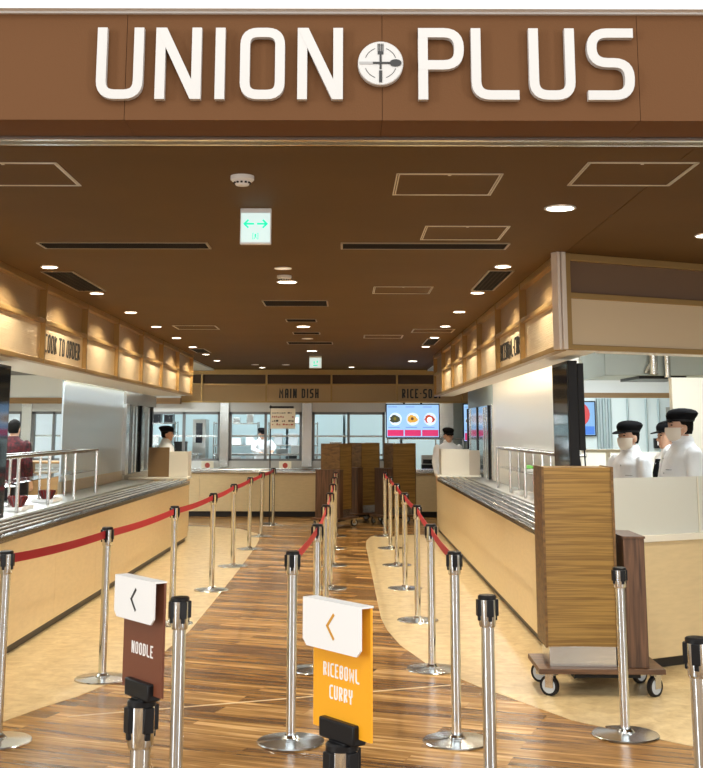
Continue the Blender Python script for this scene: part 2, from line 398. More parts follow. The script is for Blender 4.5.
# fascia panels
for i, x0 in enumerate((-3.86, -2.86, -1.86, -.86, .14, 1.14, 2.14, 3.14)):
    struct('wall_front', MB().box(x0+.001, x0+.999, 4.35, 4.60, CEIL, 3.188), fascia_m, 'brown fascia panel over the entrance')
struct('wall_front', MB().box(-6, 6, 4.40, 4.62, CEIL+.02, 3.18), seam_m)
struct('wall_front', MB().box(-6, 6, 4.30, 4.66, 3.195, 6.0), white_wall, 'white wall above the brown fascia')
struct('trim_2', MB().box(-6, 6, 4.335, 4.40, 3.188, 3.195), mat('white_ledge', (.7,.7,.69), .4))
# shutter rail under the header
r_ = MB(); r_.box(-6, 6, 4.615, 4.64, CEIL-.012, CEIL+.05); r_.box(-6, 6, 4.645, 4.70, CEIL+.015, CEIL+.05); r_.box(-6, 6, 4.705, 4.725, CEIL-.010, CEIL+.05); r_.box(-6, 6, 4.73, 4.765, CEIL+.004, CEIL+.05)
struct('trim_3', r_, alu, 'bright metal shutter rail under the fascia')
# outer walls of the kitchens
struct('wall_left', MB().box(-9, -8.9, 6.0, 28, 0, CEIL), kitchen_white)
struct('wall_right', MB().box(8.9, 9, 6.0, 28, 0, CEIL), kitchen_white)
struct('wall_back', MB().box(-9, 9, 27.6, 27.7, 0, CEIL), kitchen_white, 'pale wall at the back of the rear kitchen')
# white bulkheads of the side kitchens, brown trim below
struct('wall_back', MB().box(-9, -3.18, 22.6, 22.7, 2.18, CEIL), white_wall, 'white bulkhead over the rear windows, left side')
struct('trim_4', MB().box(-9, -3.18, 22.55, 22.75, 2.07, 2.18), brown_trim)
struct('wall_back', MB().box(2.4, 9, 19.3, 19.4, 2.19, CEIL), white_wall, 'white bulkhead in the right kitchen')
struct('trim_5', MB().box(2.4, 9, 19.25, 19.42, 2.10, 2.19), brown_trim)

# ------------------------------------------------------------------ far wall: sign band, windows, counter
band = empty('overhead_sign_band', (0, YF, VB), 0, 'tan band over the rear counter with dark recesses and black counter names', 'sign band')
bx = [-3.55, -2.83, -.86-.0, 1.0, 2.85]
vx = [-3.58, -2.85, -1.57, -.28, 1.02, 2.31, 2.96]
M_ = MB(); M_.box(-3.6, 2.98, .00, .06, .34, .37); M_.box(-3.6, 2.98, .0, .06, 0, .03); M_.box(-3.6, 2.98, .0, .06, .55, .648)
for x in vx: M_.box(x-.018, x+.018, -.005, .07, 0, .648)
M_.build('frame', gold_frame, band)
for a, b_ in zip(vx[:-1], vx[1:]):
    MB().box(a+.018, b_-.018, .03, .055, .03, .34).build('sign_panel', tan_panel, band)
    MB().box(a, b_, .10, .12, .36, .56).build('recess_panel', dark_upper, band)
for s_, cx in (('MAIN DISH', -.925), ('RICE.SOUP', 1.52)):
    words(T(cx, .0, .09), s_, letter_b, band, .185, .030, (0, .03, 0), wr=.40, gap=.155, space=.36)
# header, pillars and windows of the rear wall
struct('wall_back', MB().box(-4.4, .80, 23.3, 23.42, 1.93, 2.16), steel_dull, 'steel header over the rear windows')
struct('wall_back', MB().box(-9, -4.4, 23.3, 23.42, 1.93, 2.16), steel_dull)
struct('wall_back', MB().box(-9, .80, 23.3, 23.42, 0, .98), steel_dull, 'steel sill panel under the rear windows')
WIN = [(-3.92, -2.48), (-2.30, -.86), (-.66, .78), (-6.2, -5.35), (-8.2, -6.4)]
PIL = [(-4.12, -3.92), (-2.48, -2.30), (-.86, -.66), (-5.35, -4.95), (-6.4, -6.2)]
for k, (a, b_) in enumerate(PIL):
    struct('wall_back', MB().box(a, b_, 23.22, 23.45, .86, 2.11), steel, 'bright steel pillar between rear windows', bevel=.01)
WIN.append((-4.95, -4.12))
for k, (a, b_) in enumerate(WIN):
    w = struct('window_%d' % (k+1), MB().box(a, b_, 23.34, 23.345, .99, 1.93), glass, 'clear glass of a rear kitchen window', smooth=False)
    fr = MB(); fr.box(a, a+.05, 23.30, 23.40, .98, 1.93); fr.box(b_-.05, b_, 23.30, 23.40, .98, 1.93); fr.box(a, b_, 23.30, 23.40, .98, 1.02); fr.box(a, b_, 23.30, 23.40, 1.88, 1.93)
    m_ = (a+b_)/2; fr.box(m_-.025, m_+.025, 23.30, 23.40, .98, 1.93)
    fr.build('window_frame', mat('dark_steel', (.20,.20,.20), .4, .8), w)
    MB().box(a+.05, b_-.05, 23.36, 23.37, 1.44, 1.475).build('crossbar', steel, w)

# rear counter
rc = empty('rear_counter', (0, 0, 0), 0, 'long tan panelled counter with steel top below the rear windows', 'counter')
for i in range(9):
    x0 = -6.3 + i*1.2
    MB().box(x0+.002, x0+1.198, 22.0, 23.28, .10, .79).build('front_panel', beige_panel, rc, bevel=.003)
MB().box(-6.28, 4.48, 22.06, 23.28, 0, .10).build('kick_board', black_kick, rc)
MB().box(-6.3, 4.5, 21.95, 23.29, .79, .83).build('worktop', steel, rc, bevel=.006)
tr = MB()
for k in range(4): tr.tube([(-6.3, 22.03+k*.1, .85), (4.4, 22.03+k*.1, .85)], .014, 8)
tr.build('tray_rail', steel, rc)

# ------------------------------------------------------------------ side valances
def valance(name, X, side, y0, y1, n, label, sign, sign_i):
    """side=-1: left screen (front faces +X); local x = along Y, front at local y=0 facing the aisle"""
    v = empty(name, (X, y0, VB), 0, label, 'overhead screen')
    f = -side    # direction towards the aisle
    H = CEIL-VB; L = y1-y0; st = L/n
    fr = MB()
    def bx_(a0, a1, d0, d1, z0, z1, mb=fr): # d: depth towards the aisle positive
        mb.box(min(f*d0, f*d1), max(f*d0, f*d1), a0, a1, z0, z1)
    bx_(0, L, -.06, .012, 0, .035); bx_(0, L, -.06, .010, H*.50, H*.50+.035); bx_(0, L, -.06, .010, H-.05, H)
    for i in range(n+1):
        a = i*st; bx_(a-.018, a+.018, -.06, .016, 0, H)
    fr.build('frame', gold_frame, v, bevel=.003)
    for i in range(n):
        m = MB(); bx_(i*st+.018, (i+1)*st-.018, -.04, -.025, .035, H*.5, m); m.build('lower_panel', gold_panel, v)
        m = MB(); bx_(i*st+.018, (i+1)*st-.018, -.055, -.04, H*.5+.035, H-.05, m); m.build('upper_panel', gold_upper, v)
    m = MB(); bx_(0, L, -.62 if side < 0 else -.30, -.062, 0.004, .03, m); m.build('soffit', soffit_m, v)
    hh = .155
    a = (sign_i+.5)*st
    if side < 0: TM = T(-.024, a, .10) @ RZ(PI/2)
    else: TM = T(.024, a, .10) @ RZ(-PI/2)
    words(TM, sign, letter_b, v, hh, .021, wr=.52, gap=.20, space=.35, d0=-.004, d1=.001)
    return v
SP = 1.55
valance('overhead_screen', -2.47, -1, 18.8-SP*9, 18.8, 9, 'champagne metal screen over the left counter, reading COOK TO ORDER', 'COOK TO ORDER', 3)
vr = valance('overhead_screen', 1.43, 1, 7.88, 18.8, 7, 'champagne metal screen over the right counter, aisle side', 'RICEBOWL.CURRY', 1)
# slanted front of the right screen
ang = math.atan2(.56, 1.17)
vf = empty('overhead_screen', (1.445, 7.72, VB), ang, 'wide champagne screen facing the entrance over the right counter', 'overhead screen')
H = CEIL-VB
fr = MB(); fr.box(0, 4.2, 0, .06, 0, .035); fr.box(0, 4.2, .002, .06, H*.53, H*.53+.04); fr.box(0, 4.2, .002, .06, H-.05, H); fr.box(.02, .075, -.003, .06, 0, H); fr.box(2.0, 2.04, 0, .06, 0, H)
fr.build('frame', gold_frame, vf, bevel=.003)
c_ = MB(); c_.box(-.045, -.022, -.02, .05, -.002, H); c_.box(-.016, .018, -.03, .05, -.002, H); c_.build('corner_post', mat('pale_corner', (.80,.70,.60), .35, .3), vf, bevel=.002)
for a, b_ in ((.075, 2.0), (2.04, 4.2)):
    MB().box(a, b_, .02, .035, .035, H*.53).build('lower_panel', mat('champagne_front', (.72,.56,.36), .42, .45), vf)
    MB().box(a, b_, .035, .05, H*.53+.04, H-.05).build('upper_panel', mat('bronze_matt', (.17,.10,.055), .6, .15), vf)
m = MB(RZ(-ang)); tq = math.tan(ang); m.prism([(.31, .31*tq+.08), (3.7, 3.7*tq+.08), (3.7, 3.7*tq+.32), (.31, .31*tq+.32)], .004, .03); m.build('soffit', soffit_m, vf)

# ------------------------------------------------------------------ storefront sign
YS = 4.35; S_ = 4.4/1160*.985
def sx(px): return (px-345)*.003862-.006
sign = empty('storefront_sign', (0, YS, 2.86), 0, 'big white raised UNION PLUS lettering with a round cutlery emblem', 'sign')
ZB, HL = -.026, .288
for ch, a, b_ in (('U',96,142.7),('N',155,201),('I',215,225.5),('O',240,284.8),('N',297.6,343.2),('P',418.8,464.7),('L',472,518.4),('U',530,576),('S',588.5,635.4)):
    mb = MB(); x0, x1 = sx(a), sx(b_)
    put_glyph(mb, ch, x0, ZB, x1-x0, HL, .0375, -.035, -.006); mb.build('letter', letter_w, sign, angle=30)
em = MB(T(sx(381), -.006, ZB+.145) @ Matrix.Rotation(PI/2, 4, 'X'))
em.lathe([(.0, .0), (.088, 0), (.088, .028), (.085, .031), (0, .031)], 48); em_o = em.build('emblem', letter_w, sign)
ex = T(sx(381), -.037, ZB+.145)
q = MB(ex); q.box(-.004, .004, -.003, 0, -.025, .035); q.box(-.006, .006, -.003, 0, -.078, -.03)
q.prism([(0,0),(.001,0),(.001,.001)], 0, .0001)
q.build('knife', letter_b, em_o); 
q = MB(ex); q.box(-.011, .011, -.003, 0, .035, .047)
for k in (-.0095, -.0032, .0032, .0095): q.box(k-.0018, k+.0018, -.003, 0, .047, .078)
q.build('fork', letter_b, em_o)
q = MB(ex); q.box(-.03, .04, -.004, 0, -.004, .004); q.M = ex @ T(.058, -.001, 0) @ Matrix.Rotation(PI/2, 4, 'X') @ Matrix.Scale(.62, 4, (0,1,0)); q.lathe([(0, 0), (.023, 0), (.023, .004), (0, .004)], 24)
q.build('spoon', letter_b, em_o)
q = MB(ex); q.box(-.082, -.03, -.003, 0, -.005, .005); q.build('spoon_handle', mat('grey_print', (.45,.45,.45), .5), em_o)
q = MB(ex)
for c0 in (20, 110, 200, 290):
    P = [(.062*math.cos(math.radians(c0+5*k)), .062*math.sin(math.radians(c0+5*k))) for k in range(11)]
    q.strip(P, .0022, -.0015, 0)
q.build('ring_line', mat('dark_print', (.05,.05,.05), .5), em_o)

# ------------------------------------------------------------------ serving counters
def counter(name, pts, z, label):
    c = empty(name, (0, 0, 0), 0, label, 'counter')
    return c
lc = counter('serving_counter', None, .85, 'long tan serving counter on the left with steel tray rails on top')
YL0, YL1 = 5.4, 17.25
def xl(y): return -2.385 + (y-8.66)*.0125
for i in range(8):
    a = YL0+(YL1-YL0)*i/8; b_ = YL0+(YL1-YL0)*(i+1)/8
    MB().prism([(xl(a), a+.0015), (xl(b_), b_-.0015), (-3.2, b_-.0015), (-3.2, a+.0015)], .07, .80).build('front_panel', beige_panel, lc, smooth=False)
MB().prism([(xl(YL0)-.03, YL0), (xl(YL1)-.03, YL1-.02), (-3.18, YL1-.02), (-3.18, YL0)], 0, .07).build('kick_board', black_kick, lc)
MB().prism([(xl(YL0)+.015, YL0), (xl(YL1)+.015, YL1+.02), (-2.78, YL1+.02), (-2.78, YL0)], .80, .84).build('tray_ledge', ledge_steel, lc, bevel=.004)
MB().prism([(-2.78, YL0), (-2.78, YL1), (-3.22, YL1), (-3.22, YL0)], .80, .862).build('worktop', steel_dull, lc, bevel=.004)
MB().prism([(-3.22, YL0), (-3.22, 13.3), (-4.0, 13.3), (-4.0, YL0)], .70, .855).build('worktop', steel_dull, lc)
for k in range(4):
    m = MB(); m.tube([(xl(YL0)-.03-.1*k, YL0+.02, .862), (xl(YL1)-.03-.1*k, YL1, .862)], .013, 8)
    for j in range(12):
        y = YL0+.4+j*1.0; m.box(xl(y)-.036-.1*k, xl(y)-.024-.1*k, y-.02, y+.02, .835, .855)
    m.build('tray_rail', steel, lc)
rcn = counter('serving_counter', None, .85, 'long tan serving counter on the right with steel tray rails and angled front')
YR0, YR1 = 7.85, 18.5
for i in range(7):
    a = YR0+(YR1-YR0)*i/7; b_ = YR0+(YR1-YR0)*(i+1)/7
    MB().prism([(1.45, a+.0015), (1.45, b_-.0015), (2.15 if i else 1.795, b_-.0015), (2.15 if i else 1.795, a+.0015+(.19 if i == 0 else 0))], .07, .80).build('front_panel', beige_panel, rcn, smooth=False)
MB().prism([(1.48, YR0+.05), (1.48, YR1-.02), (2.14, YR1-.02), (2.14, 9.4), (1.79, 9.4), (1.79, YR0+.22)], 0, .07).build('kick_board', black_kick, rcn)
MB().prism([(1.435, YR0-.03), (1.435, YR1+.02), (1.87, YR1+.02), (1.87, 8.75), (1.795, 8.75), (1.795, YR0+.165)], .80, .84).build('tray_ledge', ledge_steel, rcn, bevel=.004)
MB().prism([(1.87, 8.75), (1.87, YR1), (2.16, YR1), (2.16, 8.75)], .80, .862).build('worktop', steel_dull, rcn, bevel=.004)
for k in range(4):
    m = MB(); m.tube([(1.48+.1*k, YR0+.06+.06*k, .862), (1.48+.1*k, YR1, .862)], .013, 8)
    for j in range(10):
        y = YR0+.5+j*1.05; m.box(1.474+.1*k, 1.486+.1*k, y-.02, y+.02, .835, .855)
    m.build('tray_rail', steel, rcn)
# angled front block of the right counter
FS = .55     # slope of the angled front
fc = empty('angled_counter', (1.80, 7.85+.35*FS, 0), 0, 'tan counter end angled to the entrance, carrying frosted screens', 'counter')
def para(x0, x1, d0, d1, z0, z1): return MB().prism([(x0, x0*FS+d0), (x1, x1*FS+d0), (x1, x1*FS+d1), (x0, x0*FS+d1)], z0, z1)
para(.0, 1.297, 0, .42, .07, .83).build('front_panel', beige_panel, fc, bevel=.003)
para(1.303, 2.8, 0, .42, .07, .83).build('front_panel', beige_panel, fc, bevel=.003)
para(.0, 2.8, .04, .40, 0, .07).build('kick_board', black_kick, fc)
para(-.0, 2.8, -.02, .43, .83, .875).build('worktop', door_cream, fc, bevel=.004)
sp = empty('acrylic_screen', (1.50, 7.83, .876), 0, 'frosted acrylic screen panels standing on the angled counter end', 'screen')
for a, b_ in ((.31, .993), (1.007, 1.993), (2.007, 2.9)):
    para(a, b_, .06, .07, 0, .385).build('panel', acrylic, sp)
for a in (1.0, 2.0): para(a-.006, a+.006, .05, .078, 0, .385).build('joint_post', mat('ivory', (.82,.80,.70), .4), sp)

# ------------------------------------------------------------------ steel walls and end doors above the counters
struct('wall_left', MB().box(-3.275, -3.25, 13.55, 17.2, .99, 2.13), steel_wavy if False else mat('pale_steel_left', (.60,.68,.72), .30, .45, bump=((.6,.6,1.2), .3)), 'pale steel wall panel behind the left counter', bevel=.004)
struct('wall_left', MB().box(-3.28, -3.24, 13.55, 17.2, 2.13, CEIL), mat('grey_green_panel', (.42,.46,.44), .4, .5))
struct('wall_left', MB().box(-3.28, -3.24, 13.55, 17.2, .0, .99), mat('tan_steel', (.48,.40,.28), .4, .4))
struct('wall_right', MB().box(2.17, 2.32, 11.6, 17.3, .86, 2.7), mat('pale_steel_right', (.86,.85,.79), .30, .45, bump=((.45,.45,3.0), .5)), 'pale wavy steel wall panel behind the right counter', bevel=.004)
def end_door(n, X, y0, y1, z0, f):
    d = struct('door_%d' % n, MB().box(X-.06, X-.02, y0, y1, z0, 1.95), mat('door_glass', (.30,.38,.40), .12, .7), 'glazed door with black edges at the end of the side counter')
    fr = MB()
    for y in (y0, (y0+y1)/2-.03, y1-.06): fr.box(X-.075, X+.015, y, y+.10, z0, 1.95)
    fr.build('door_frame', black_pl, d)
    fr = MB()
    for y in (y0+.35, y0+.62, y1-.42): fr.box(X-.07, X+.005, y, y+.12, z0, 1.93)
    fr.build('door_rail', steel, d)
    return d
end_door(1, -3.22, 17.45, 19.6, .93, 1)
struct('wall_left', MB().box(-3.36, -3.21, 17.2, 19.9, 1.95, 2.13), steel_dull)
struct('wall_left', MB().box(-3.36, -3.21, 17.2, 19.9, 0, .93), steel_dull)
struct('wall_left', MB().box(-3.36, -3.20, 17.2, 17.45, .93, 1.95), steel)
end_door(2, 2.20, 17.55, 20.6, .80, -1)
struct('wall_right', MB().box(2.17, 2.32, 17.3, 20.8, 1.95, 2.7), mat('greenish_panel', (.36,.42,.40), .45, .4))
struct('wall_right', MB().box(2.17, 2.32, 17.3, 20.8, 0, .80), steel_dull)
struct('wall_right', MB().box(2.15, 2.33, 17.3, 17.55, .80, 1.95), steel)

# ------------------------------------------------------------------ stanchions
def make_stanchion():
    r = empty('barrier_post')
    b = MB(); prof = [(.036, .0), (.172, .0), (.176, .006), (.172, .012), (.05, .022), (.036, .03)]
    b.lathe(prof, 44, a0=math.radians(112), a1=math.radians(112+345))
    bo = b.build('base', chrome_base, r, angle=25)
    MB().lathe([(.044, 0), (.044, .028), (.032, .040), (.030, .040), (.030, 0)], 24).build('base_collar', chrome, r)
    MB().lathe([(.0255, .02), (.0255, .835)], 24).build('pole', chrome, r)
    h = MB(); h.lathe([(.030, .832), (.0325, .840), (.0325, .862), (.0335, .868), (.0335, .935), (.0, .935)], 24)
    ho = h.build('head', chrome, r)
    MB().lathe([(.036, .934), (.036, .946), (.031, .950), (0, .950)], 24).build('cap', black_pl, ho)
    for k in range(4):
        c = MB(RZ(k*PI/2)); c.box(.029, .0425, -.013, .013, .872, .934); c.box(.029, .0385, -.007, .007, .855, .872); c.build('belt_clip', black_pl, ho, bevel=.002)
    return r
proto = make_stanchion(); used = [False]
def post(x, y, label, group, rz=0, to=None):
    o = proto if not used[0] else copy_tree(proto)
    used[0] = True; o.location = (x, y, 0); o.rotation_euler = (0, 0, rz); tag(o, label, 'barrier post', group)
    return o
def belt(o, x0, y0, x1, y1, sag=.012):
    a = math.atan2(y1-y0, x1-x0); L = math.hypot(x1-x0, y1-y0); n = 12; vs = []; fs = []
    for i in range(n+1):
        u = i/n; z = -4*sag*u*(1-u); d = .040+(L-.08)*u
        for dy in (-.0015, .0015):
            for dz in (.8815, .9295): vs.append((d, dy, z+dz))
    for i in range(n):
        p = i*4; q = p+4
        fs += [(p, q, q+1, p+1), (p+2, p+3, q+3, q+2), (p+1, q+1, q+3, p+3), (p, p+2, q+2, q)]
    fs += [(0,1,3,2), (n*4, n*4+2, n*4+3, n*4+1)]
    m = MB(RZ(a-o.rotation_euler.z)); m.add(vs, fs); m.build('belt', red_belt, o, smooth=False)
ORD = ['nearest', 'second', 'third', 'fourth', 'fifth', 'sixth', 'seventh', 'eighth']
def row(pts, desc, group):
    objs = []
    for i, (x, y) in enumerate(pts):
        j = min(i, len(pts)-2); a = math.atan2(pts[j+1][1]-pts[j][1], pts[j+1][0]-pts[j][0])
        objs.append(post(x, y, '%s steel barrier post from the entrance in the %s' % (ORD[i], desc), group, a))
    for i in range(len(pts)-1): belt(objs[i], *pts[i], *pts[i+1])
row([(-1.785,6.33),(-1.56,7.85),(-1.43,10.0),(-1.335,12.05),(-1.32,14.1),(-1.29,16.1),(-1.265,18.0),(-1.21,20.0)], 'left row along the left counter', 'barrier posts in the left row')
row([(-.277,6.33),(-.19,8.15),(-.165,10.2),(-.155,12.2),(-.148,14.2),(-.149,16.2),(-.149,18.1)], 'middle row with red belt', 'barrier posts in the middle row')
row([(.576,6.35),(.584,8.17),(.612,10.2),(.606,12.2),(.614,14.25),(.612,16.25),(.60,18.1)], 'right row with red belt', 'barrier posts in the right row')
post(1.478, 6.49, 'shorter steel barrier post without belt in front of the near tray cart', 'single barrier posts', .3).scale = (1, 1, .90)
post(.552, 4.70, 'steel barrier post without belt, right of the orange sign, base out of view', 'single barrier posts', .2)
post(-.632, 4.63, 'steel barrier post without belt just right of the brown NOODLE sign', 'single barrier posts', .5)
post(1.09, 3.77, 'steel barrier post without belt at the far right edge of view', 'single barrier posts', -.4)

# sign posts (a barrier post with a sign panel clipped on top)
def sign_post(x, y, rz, m_panel, lines, label, chev):
    o = copy_tree(proto); o.name = 'sign_post'; o.location = (x, y, 0); o.rotation_euler = (0, 0, rz)
    tag(o, label, 'sign post', 'sign posts at the lane entrances')
    o.scale = (1, 1, .97); K = 1/.97
    h = MB(); h.box(-.062, .062, -.018, .018, .952, .995); h.box(-.03, .03, -.016, .016, .93, .954); h.build('sign_holder', black_pl, o, bevel=.004)
    s_ = MB(); s_.box(-.102, .102, -.003, .003, .938*K, 1.208*K); so = s_.build('sign_panel', m_panel, o)
    # folded white plate held off the panel: top fold and front plate with clipped corners
    f = MB(); w = .104; z0, z1 = 1.110*K, 1.212*K
    f.box(-w, w, -.028, .004, z1-.004, z1)
    P = [(-w, z1), (w, z1), (w, z0+.014), (w-.014, z0), (-w+.014, z0), (-w, z0+.014)]
    n = len(P); f.add([(px, -.032, pz) for px, pz in P]+[(px, -.0275, pz) for px, pz in P], [list(range(n)), list(range(n, 2*n))[::-1]]+[(i, (i+1)%n, n+(i+1)%n, n+i) for i in range(n)])
    fo = f.build('arrow_plate', white_pl, o)
    zc = (z0+z1)/2
    c = MB(); c.strip([(.012, zc+.027), (-.012, zc), (.012, zc-.027)], .0062, -.0332, -.0322); c.build('arrow', chev, fo)
    for i, (tx, z, wr, gp) in enumerate(lines):
        t_ = MB(T(0, -.003, z*K)); text(t_, tx, .030, .0040, wr=wr, gap=gp, d0=-.0012, d1=0); t_.build('lettering', mat('sign_print_white', (.95,.94,.92), .4), so)
    return o
sign_post(-.505, 3.05, math.radians(-52), sign_brown, [('NOODLE', 1.024, .46, .19)], 'barrier post carrying the brown NOODLE sign with white arrow plate', letter_b)
sign_post(-.006, 2.65, math.radians(-52.5), sign_orange, [('RICEBOWL', 1.048, .42, .165), ('CURRY', 1.003, .42, .165)], 'barrier post carrying the orange RICEBOWL CURRY sign with white arrow plate', mat('ochre', (.62,.30,.03), .5))

# ------------------------------------------------------------------ tray carts
def make_cart():
    r = empty('tray_cart')
    MB().box(-.375, .385, -.25, .25, .135, .165).build('platform', base_wood, r, bevel=.003)
    # slightly bowed ribbed tower
    t = MB(); n = 10; poly = []
    for i in range(n+1):
        u = i/n; poly.append((-.318+.433*u, -.20+.014*math.sin(PI*u)))
    poly += [(.115, .14), (-.318, .14)]
    t.prism(poly, .285, 1.352); to = t.build('ribbed_tower', tray_ribs, r, angle=30)
    e = MB(); e.box(-.325, -.310, -.207, .147, .28, 1.357); e.box(.107, .122, -.207, .147, .28, 1.357); e.build('tower_edge', dark_wood('oak_edge', (.10,.05,.014), (.20,.105,.03), (10,10,30)), to)
    MB().box(-.30, .105, -.185, .12, .165, .285).build('kick_plate', steel, r, bevel=.002)
    MB().box(.165, .295, -.215, .235, .165, .925).build('cabinet', cab_wood, r, bevel=.004)
    MB().box(.160, .300, -.220, .24, .925, .938).build('cabinet_top', cab_wood, r)
    MB().box(-.15, .25, -.17, .12, .10, .134).build('drip_tray', black_pl, r)
    for x in (-.295, .335):
        for y in (-.20, .19):
            CR = T(x, y, 0) @ RZ(math.radians(52 if x < 0 else 128)); c = MB(CR); c.box(-.028, .028, -.03, .03, .122, .134); c.box(-.022, -.016, -.02, .034, .05, .125); c.box(.016, .022, -.02, .034, .05, .125)
            co = c.build('caster', steel, r)
            w = MB(CR @ T(-.013, .015, .060)); w.cyl((0, 0, 0), .060, .026, 24, 'X'); wo = w.build('wheel', black_pl, co)
            w = MB(CR @ T(-.0145, .015, .060)); w.cyl((0, 0, 0), .044, .029, 20, 'X'); w.build('wheel_hub', mat('grey_hub', (.50,.55,.60), .35), co)
    return r
cart = make_cart(); cart.location = (1.55, 7.60, 0); cart.rotation_euler = (0, 0, math.radians(-1))
tag(cart, 'tall golden ribbed tray cart on casters parked in front of the right counter', 'tray cart', 'tray carts')
for x, y, a, l in ((-.17, 19.75, 243, 'golden tray cart leftmost of the three parked before the rear counter'), (.27, 20.95, 222, 'golden tray cart in the middle of the three parked before the rear counter'), (.86, 20.45, 203, 'golden tray cart rightmost and tallest looking of the three by the rear counter')):
    o = copy_tree(cart); o.location = (x, y, 0); o.rotation_euler = (0, 0, math.radians(a)); o['label'] = l

# ------------------------------------------------------------------ ceiling fittings
def downlight(x, y, r, label, group, on=True, spot=28, z=CEIL, size=85):
    o = empty('downlight', (x, y, z), 0, label, 'ceiling light', group)
    MB().lathe([(r*.86, -.001), (r*1.0, -.003), (r*1.0, -.009), (r*.86, -.009)], 28).build('trim_ring', white_pl, o)
    MB().lathe([(0, -.003), (r*.88, -.003), (r*.88, -.006), (0, -.006)], 28).build('lens', glow_warm if on else glow_off, o)
    if on and spot:
        l = lamp('lamp', 'SPOT', (x, y, z-.02), spot, (1, .89, .70), (0, 0, 0), spot_size=math.radians(size), spot_blend=.6, shadow_soft_size=.05)
        l.parent = o; l.location = (0, 0, -.02)
    return o
for i in range(8):
    downlight(-2.18-.006*i, 8.46+1.67*i, .065, '%s lit downlight from the entrance beside the left overhead screen' % ORD[i], 'downlights along the left screen', spot=62, size=150)
downlight(-2.18, 6.8, .065, 'lit downlight just inside the header, far left', 'downlights along the left screen', spot=62, size=150)
for i in range(6):
    downlight(1.145, 8.38+1.65*i, .065, '%s lit downlight from the entrance beside the right overhead screen' % ORD[i], 'downlights along the right screen', spot=62, size=150)
downlight(1.15, 6.12, .085, 'large lit downlight between two access hatches near the entrance', 'centre downlights', spot=95, size=120)
downlight(2.21, 7.0, .075, 'downlight cut by the right edge above the angled counter', 'centre downlights', on=True, spot=90, size=120)
for i, (x, y) in enumerate(((-.475, 9.3), (-.49, 13.4), (-.51, 17.6))):
    downlight(x, y, .085, '%s large lit downlight on the centre line of the ceiling' % ['nearest', 'middle', 'farthest'][i], 'centre downlights', spot=110, size=130)
downlight(-.50, 15.2, .075, 'dim round downlight on the centre line behind the middle lit one', 'dim downlights', on=False)
downlight(-1.60, 22.4, .065, 'small lit downlight in front of the rear sign band, left of MAIN DISH', 'rear downlights', spot=45, size=120)
downlight(.114, 22.2, .065, 'small lit downlight in front of the rear sign band, right of MAIN DISH', 'rear downlights', spot=45, size=120)
downlight(1.16, 20.2, .085, 'lit downlight at the far end beside the right overhead screen', 'rear downlights', spot=45, size=120)
for x in (-1.66, -1.10): downlight(x, 21.4, .07, 'dim round ceiling disc before the rear band, %s of two' % ('left' if x < -1.5 else 'right'), 'dim downlights', on=False)
downlight(-.465, 8.5, .065, 'thin cream ceiling disc just before the nearest centre downlight', 'dim downlights', on=False)
def detector(x, y, label):
    o = empty('smoke_detector', (x, y, CEIL), 0, label, 'smoke detector')
    MB().lathe([(0, 0), (.056, 0), (.056, -.018), (.048, -.026), (0, -.026)], 28).build('base', white_pl, o)
    MB().lathe([(.040, -.026), (.030, -.045), (.0, -.047)], 20).build('sensor', white_pl, o)
    m = MB()
    for k in range(12): m.M = RZ(k*PI/6); m.box(.036, .041, -.005, .005, -.038, -.030)
    m.build('vent_slot', black_pl, o)
detector(-.49, 5.36, 'white round smoke detector near the header above the exit sign')
detector(-.478, 8.95, 'white round smoke detector beside the nearest centre downlight')
hatch_m = mat('hatch_frame', (.78, .70, .55), .3, .6)
def hatch(x, y, w, label):
    o = empty('access_hatch', (x, y, CEIL), 0, label, 'access hatch', 'ceiling access hatches'); t = .011
    m = MB()
    for a, b_ in ((0, t*.55), (t*1.0, t*1.5)):
        h_ = w/2-a; k = b_-a
        m.box(-h_, h_, -h_, -h_+k, -.004, .0); m.box(-h_, h_, h_-k, h_, -.004, .0); m.box(-h_, -h_+k, -h_, h_, -.004, .0); m.box(h_-k, h_, -h_, h_, -.004, .0)
    m.build('frame', hatch_m, o)
    MB().box(-w/2+.02, w/2-.02, -w/2+.02, w/2-.02, -.002, .0).build('door_panel', brown, o)
    MB().cyl((0, -w/2+.03, -.004), .008, .003, 12).build('lock', hatch_m, o)
for x, y, l in ((.486, 5.54, 'square ceiling hatch left of the large near downlight'), (1.33, 5.30, 'square ceiling hatch near the header at the right'), (.716, 6.95, 'square ceiling hatch behind the large near downlight'),
                (-1.55, 5.33, 'square ceiling hatch cut by the left edge near the header'), (.483, 9.88, 'square ceiling hatch halfway down, right of the centre downlight'), (.48, 14.9, 'small looking ceiling hatch far down the room'),
                (-1.75, 13.6, 'ceiling hatch far down beside the left row of downlights'), (1.05, 14.0, 'ceiling hatch far down beside the right row of downlights')):
    hatch(x, y, .50, l)
slot_m = mat('slot_inside', (.012, .010, .010), .8, spec=.1); bronze_edge = mat('slot_edge', (.40,.32,.22), .35, .6)
